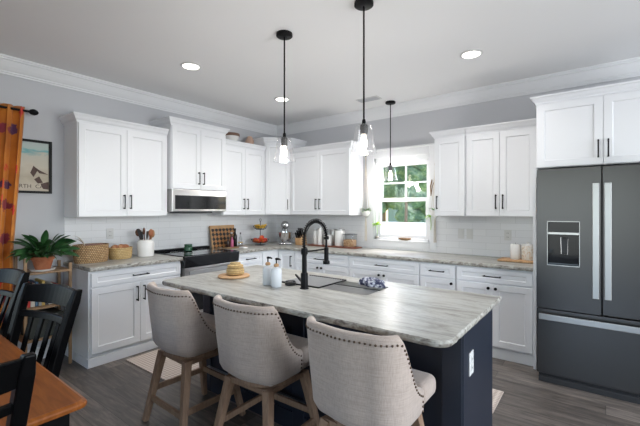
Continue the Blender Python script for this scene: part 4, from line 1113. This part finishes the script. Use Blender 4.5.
canister(1.215, -.075, .055, .235, 'grey tall canister standing behind the short white canister', body=STEEL, lid=STEEL)
t = thing('cracker_box', 'clear rectangular container of tan crackers at right end of canisters', 'container', (1.575, -.19, .938))
b = B(); b.box((-.075, -.055, .004), (.075, .055, .10)); b.build('crackers', CRACK, t, bevel=.012)
b = B(); b.rbox((-.082, -.062, 0), (.082, .062, .165), .01, 3); b.build('container', JARGLASS, t, smooth=True)
b = B(); b.rbox((-.084, -.064, .165), (.084, .064, .180), .005, 2); b.build('lid', glass('frosted_lid', (.72, .74, .76), 2), t, smooth=True)

# right counter tray with two canisters
b = B(); b.rbox((-.17, -.12, 0), (.17, .12, .02), .008, 2); tag(b.build('wooden_tray', BOARDW, loc=(3.655, -.27, .921), smooth=True), 'light wooden tray on the counter beside the refrigerator', 'tray')
t = thing('candle', 'smooth white cylinder candle on light wooden tray, left one', 'candle', (3.635, -.27, .941))
b = B(); b.lathe([(.045, 0), (.047, .004), (.047, .145), (.04, .155), (.001, .157)], n=28); b.build('body', CERAM, t, smooth=True)
b = B(); b.cyl((0, 0, .156), (0, 0, .17), .0015, n=6); b.build('wick', DARK, t)
t = thing('canister', 'patterned white and tan canister on light wooden tray, right one', 'canister', (3.745, -.26, .941))
b = B(); b.lathe([(.055, 0), (.058, .004), (.058, .14), (.055, .143), (.001, .143)], n=28); b.build('body', PATTERN, t, smooth=True)
b = B(); b.lathe([(.058, .143), (.059, .15), (.052, .155), (.012, .157), (.012, .18), (.001, .182)], n=28); b.build('lid', CERAM, t, smooth=True)

# ------------------------------------------------------------------ things on the island
t = thing('serving_board', 'round wooden serving board near the left end of the island', 'board', (2.035, -2.60, .921))
b = B(); b.lathe([(.115, 0), (.122, .004), (.122, .012), (.117, .016), (.001, .016)], n=44); b.build('board', BOARDW, t, smooth=True)
t = thing('lidded_box', 'round straw coloured lidded container on the round serving board', 'box', (2.04, -2.59, .9375))
b = B(); b.lathe([(.055, 0), (.067, .008), (.070, .03), (.064, .052), (.060, .054), (.001, .054)], n=36); b.build('body', WICK2, t, smooth=True)
b = B(); b.lathe([(.050, .054), (.061, .058), (.061, .073), (.05, .079), (.042, .081), (.040, .094), (.001, .096)], n=36); b.build('lid', WICK2, t, smooth=True)
SOAP = mat('pale_blue_white_bottle', (.70, .73, .76), .25)
for i, (x, y, lb) in enumerate(((2.466, -2.655, 'left white soap bottle with black pump on the island'), (2.562, -2.67, 'right white soap bottle with black pump on the island, nearer the faucet'))):
    t = thing('soap_dispenser', lb, 'soap dispenser', (x, y, .921), group='soap dispensers beside the sink')
    b = B(); b.lathe([(.034, 0), (.037, .004), (.037, .112), (.030, .126), (.013, .132), (.013, .138)], n=28); b.build('body', SOAP, t, smooth=True)
    b = B(); b.lathe([(.016, .137), (.018, .140), (.018, .150), (.013, .156), (.006, .158)], n=18); b.build('neck_ring', BOARDW, t, smooth=True)
    b = B(); b.cyl((0, 0, .155), (0, 0, .185), .0045, n=8); b.tube([(-.006, -.004, .187), (.0, .0, .189), (.018, .011, .188), (.026, .016, .182)], [.007, .009, .006, .004], n=8); b.build('pump', BLACK, t, smooth=True)
b = B(); b.lathe([(.032, 0), (.038, .004), (.040, .022), (.036, .026), (.034, .010), (.001, .008)], n=22); b.ball((0, 0, .014), .026, 2, (1, .8, .6))
tag(b.build('sponge_dish', DARK, loc=(2.60, -2.568, .921), smooth=True), 'small black dish just behind the faucet base', 'dish')
# towel
b = B(); vs = b.ball((0, 0, 0), 1, 5)
for v in vs:
    q = v.co.copy(); nn = noise.noise(q * 1.6 + V((3, 1, 2))) * .35 + noise.noise(q * 4.2) * .16; rr = 1 + nn
    v.co = V((q.x * .085 * rr, q.y * .05 * rr, max(-.2, q.z) * .05 * rr + .012))
tag(b.build('dish_towel', TOWEL, loc=(3.07, -2.255, .922), smooth=True), 'crumpled navy and white patterned dish towel at the sink rim', 'towel')

# ------------------------------------------------------------------ around the window
def macrame(x, y, ztop, zpot, zbot, label, pot, plant):
    t = thing('hanging_planter', label, 'planter', (x, y, zpot))
    b = B(); b.tube([(0, .02, ztop - zpot), (0, 0, ztop - zpot), (0, 0, ztop - zpot - .03)], .004, n=6); b.build('hook', BLACK, t)
    b = B(); T = ztop - zpot - .03
    for s in (-1, 1):
        for q in (-1, 1): b.tube([(0, 0, T), (s * .012, q * .01, T * .55), (s * .03, q * .03, T * .12), (s * .05, q * .045, .05), (s * .035, q * .035, -.01), (0, 0, -.05)], .0028, n=5)
    for k in range(7): a = k * 2.4; b.tube([(0, 0, -.05), (.010 * math.cos(a), .010 * math.sin(a), -.12), (.016 * math.cos(a), .016 * math.sin(a), zbot - zpot)], .0026, n=5)
    b.lathe([(.006, T), (.009, T - .02), (.006, T - .05)], n=8); b.build('macrame_cord', STRING, t, smooth=True)
    b = B(); b.lathe([(.015, -.05), (.045, -.028), (.058, .005), (.060, .035), (.055, .035), (.05, .018), (.001, .014)], n=24); b.build('pot', pot, t, smooth=True)
    b = B(); random.seed(int(x * 100))
    for k in range(9): leaf(b, (0, 0, .02), random.uniform(0, 6.28), random.uniform(.6, 1.3), random.uniform(.07, .11), .020, 1.5, .2)
    b.build('foliage', plant, t, smooth=True); return t
macrame(1.765, -.085, 2.20, 1.40, 1.02, 'cream macrame hanger with small pot hanging at left side of window', CERAM, MIDLEAF)
macrame(2.735, -.10, 2.05, 1.405, 1.05, 'cream macrame hanger hanging at right side of the window by cabinet', CERAM, MIDLEAF)
b = B(); random.seed(4)
for k in range(5):
    d = V((.15 * random.uniform(-.3, 1), random.uniform(-.1, .1), 1)).normalized(); b.tube([(0, 0, 0), d * .12, d * random.uniform(.18, .24) + V((.02, 0, 0))], [.004, .005, .002], n=5)
tag(b.build('dried_flower_bundle', mat('brown_stem', (.20, .11, .05), .8), loc=(2.665, -.045, 1.62)), 'bundle of brown dried stems hanging at right window edge', 'dried plant')
t = thing('propagation_vase', 'small glass vase with lime green leaves at left of sill', 'vase', (1.905, -.02, 1.049))
b = B(); b.lathe([(.028, 0), (.036, .012), (.036, .035), (.016, .055), (.012, .075), (.015, .078)], n=22, cap=False); b.build('vase', JARGLASS, t, smooth=True)
b = B(); b.ball((0, 0, .03), .024, 2, (1, 1, .8)); b.build('bulb_root', STRING, t, smooth=True)
b = B(); b.tube([(0, 0, .04), (.005, -.005, .12), (.0, -.01, .20)], .003, n=6)
for az, el, ln in ((.2, .4, .09), (2.6, .5, .08), (4.4, .7, .09), (5.6, .9, .09), (1.2, 1.2, .08), (3.4, .1, .07)): leaf(b, (0, -.01, .19), az, el, ln, .028, 1.3, .15)
b.build('leaves', LIME, t, smooth=True)
t = thing('hanging_leaves', 'lime green leaves trailing from a small stem at right window edge', 'plant', (2.655, -.04, 1.32))
b = B()
for az, el, ln in ((3.0, .4, .09), (3.6, -.2, .10), (4.4, .7, .07), (2.2, .9, .08)): leaf(b, (0, 0, .04), az, el, ln, .022, 1.5, .15)
b.tube([(0, 0, .06), (.01, 0, -.05), (.005, 0, -.12)], .003, n=6); b.build('leaves', LIME, t, smooth=True)
b = B(); b.lathe([(.04, 0), (.075, .012), (.095, .03), (.090, .032), (.07, .018), (.001, .01)], n=30, sy=.35)
tag(b.build('dough_bowl', SHELFW, loc=(2.30, -.005, 1.07 - .021), smooth=True), 'shallow oval tan wooden bowl on the window sill', 'bowl')

# on top of the cabinets
t = thing('decorative_bowl', 'pale bowl with dark brown rim on top of wall cabinet', 'bowl', (.17, -1.10, 2.391))
b = B(); b.lathe([(.05, 0), (.055, .01), (.10, .07), (.115, .12), (.110, .12), (.09, .07), (.001, .02)], n=30); b.build('body', CERAM, t, smooth=True)
b = B(); b.lathe([(.114, .095), (.118, .12), (.112, .135), (.100, .13), (.06, .10), (.001, .095)], n=30); b.build('rim', mat('brown_rim', (.16, .09, .06), .6), t, smooth=True)
b = B(); b.lathe([(.04, 0), (.06, .03), (.065, .08), (.045, .13), (.03, .15), (.001, .15)], n=24)
tag(b.build('pottery_jug', mat('blush_pottery', (.50, .34, .26), .6), loc=(.17, -.76, 2.391), smooth=True), 'blush tan pottery jar on top of wall cabinet by the corner', 'jar')

# ------------------------------------------------------------------ rugs
def rug(x0, y0, x1, y1, label, name='rug'):
    b = B(); b.rbox((x0, y0, .001), (x1, y1, .012), .004, 2); tag(b.build(name, RUG, world=True, loc=((x0 + x1) / 2, (y0 + y1) / 2, .001)), label, 'rug')
rug(.70, -2.81, 1.42, -1.65, 'cream woven rug on the floor left of the island')
rug(2.5, -1.75, 3.72, -1.30, 'cream woven rug on the floor between island and window counter')

# ------------------------------------------------------------------ outside the window
t = thing('white_fence', 'bright white slatted fence seen low through the window', 'fence', (0, 1.4, -.5))
b = B()
for i in range(5): b.box((-3.5, 1.4, -.5 + i * .35), (4.0, 1.44, -.5 + i * .35 + .335))
b.build('boards', VINYL, t, world=True)
for x in (-3.5, -1.2, 1.1, 3.4):
    b = B(); b.box((x, 1.38, -.5), (x + .1, 1.46, 1.27)); b.build('post', VINYL, t, world=True)
def tree(x, y, h, r, label, seed, lo=.25, tr=.18):
    t = thing('tree', label, 'tree', (x, y, -.5), group='trees beyond the window')
    b = B(); b.tube([(0, 0, 0), (.05, 0, h * .5), (0, .1, h * .75)], [tr, tr * .7, tr * .35], n=8); b.build('trunk', BARK, t, smooth=True)
    b = B(); random.seed(seed)
    for k in range(16):
        c = V((random.uniform(-.8, .8) * r, random.uniform(-.6, .6) * r, random.uniform(lo, 1.0) * h)); vs = b.ball(c, r * random.uniform(.32, .5), 4)
        for v in vs: dd = (v.co - c); v.co = c + dd * (1 + .30 * noise.noise(v.co * 3) + .22 * noise.noise(v.co * 9))
    b.build('crown', FOLI, t, smooth=False)
tree(-2.75, 9.0, 5.0, 1.05, 'leafy green tree seen at the left of the window', 1)
tree(-.75, 6.8, 4.4, .75, 'leafy green tree with overhanging branches seen in the upper right pane', 2, lo=.62, tr=.07)
tree(-3.7, 15.0, 3.0, .9, 'green bush at lower right of the window beyond the fence', 3, tr=.05)
tree(-7.5, 14.5, 6.5, 2.0, 'distant green tree far behind the left window panes', 4)
tree(.9, 10.0, 2.6, .8, 'low green tree off to the right of window behind the fence', 5)
b = B(); b.box((-7.0, 18.0, -.5), (-4.2, 18.3, 1.9)); b.hexa([(-7.2, 17.8, 1.9), (-4.0, 17.8, 1.9), (-4.0, 19.6, 1.9), (-7.2, 19.6, 1.9), (-7.2, 18.6, 2.5), (-4.0, 18.6, 2.5), (-4.0, 18.8, 2.5), (-7.2, 18.8, 2.5)])
tag(b.build('neighbour_shed', HOUSE, world=True, loc=(-5.6, 18, -.5)), 'grey green shed beyond the white fence, seen through window', 'shed')
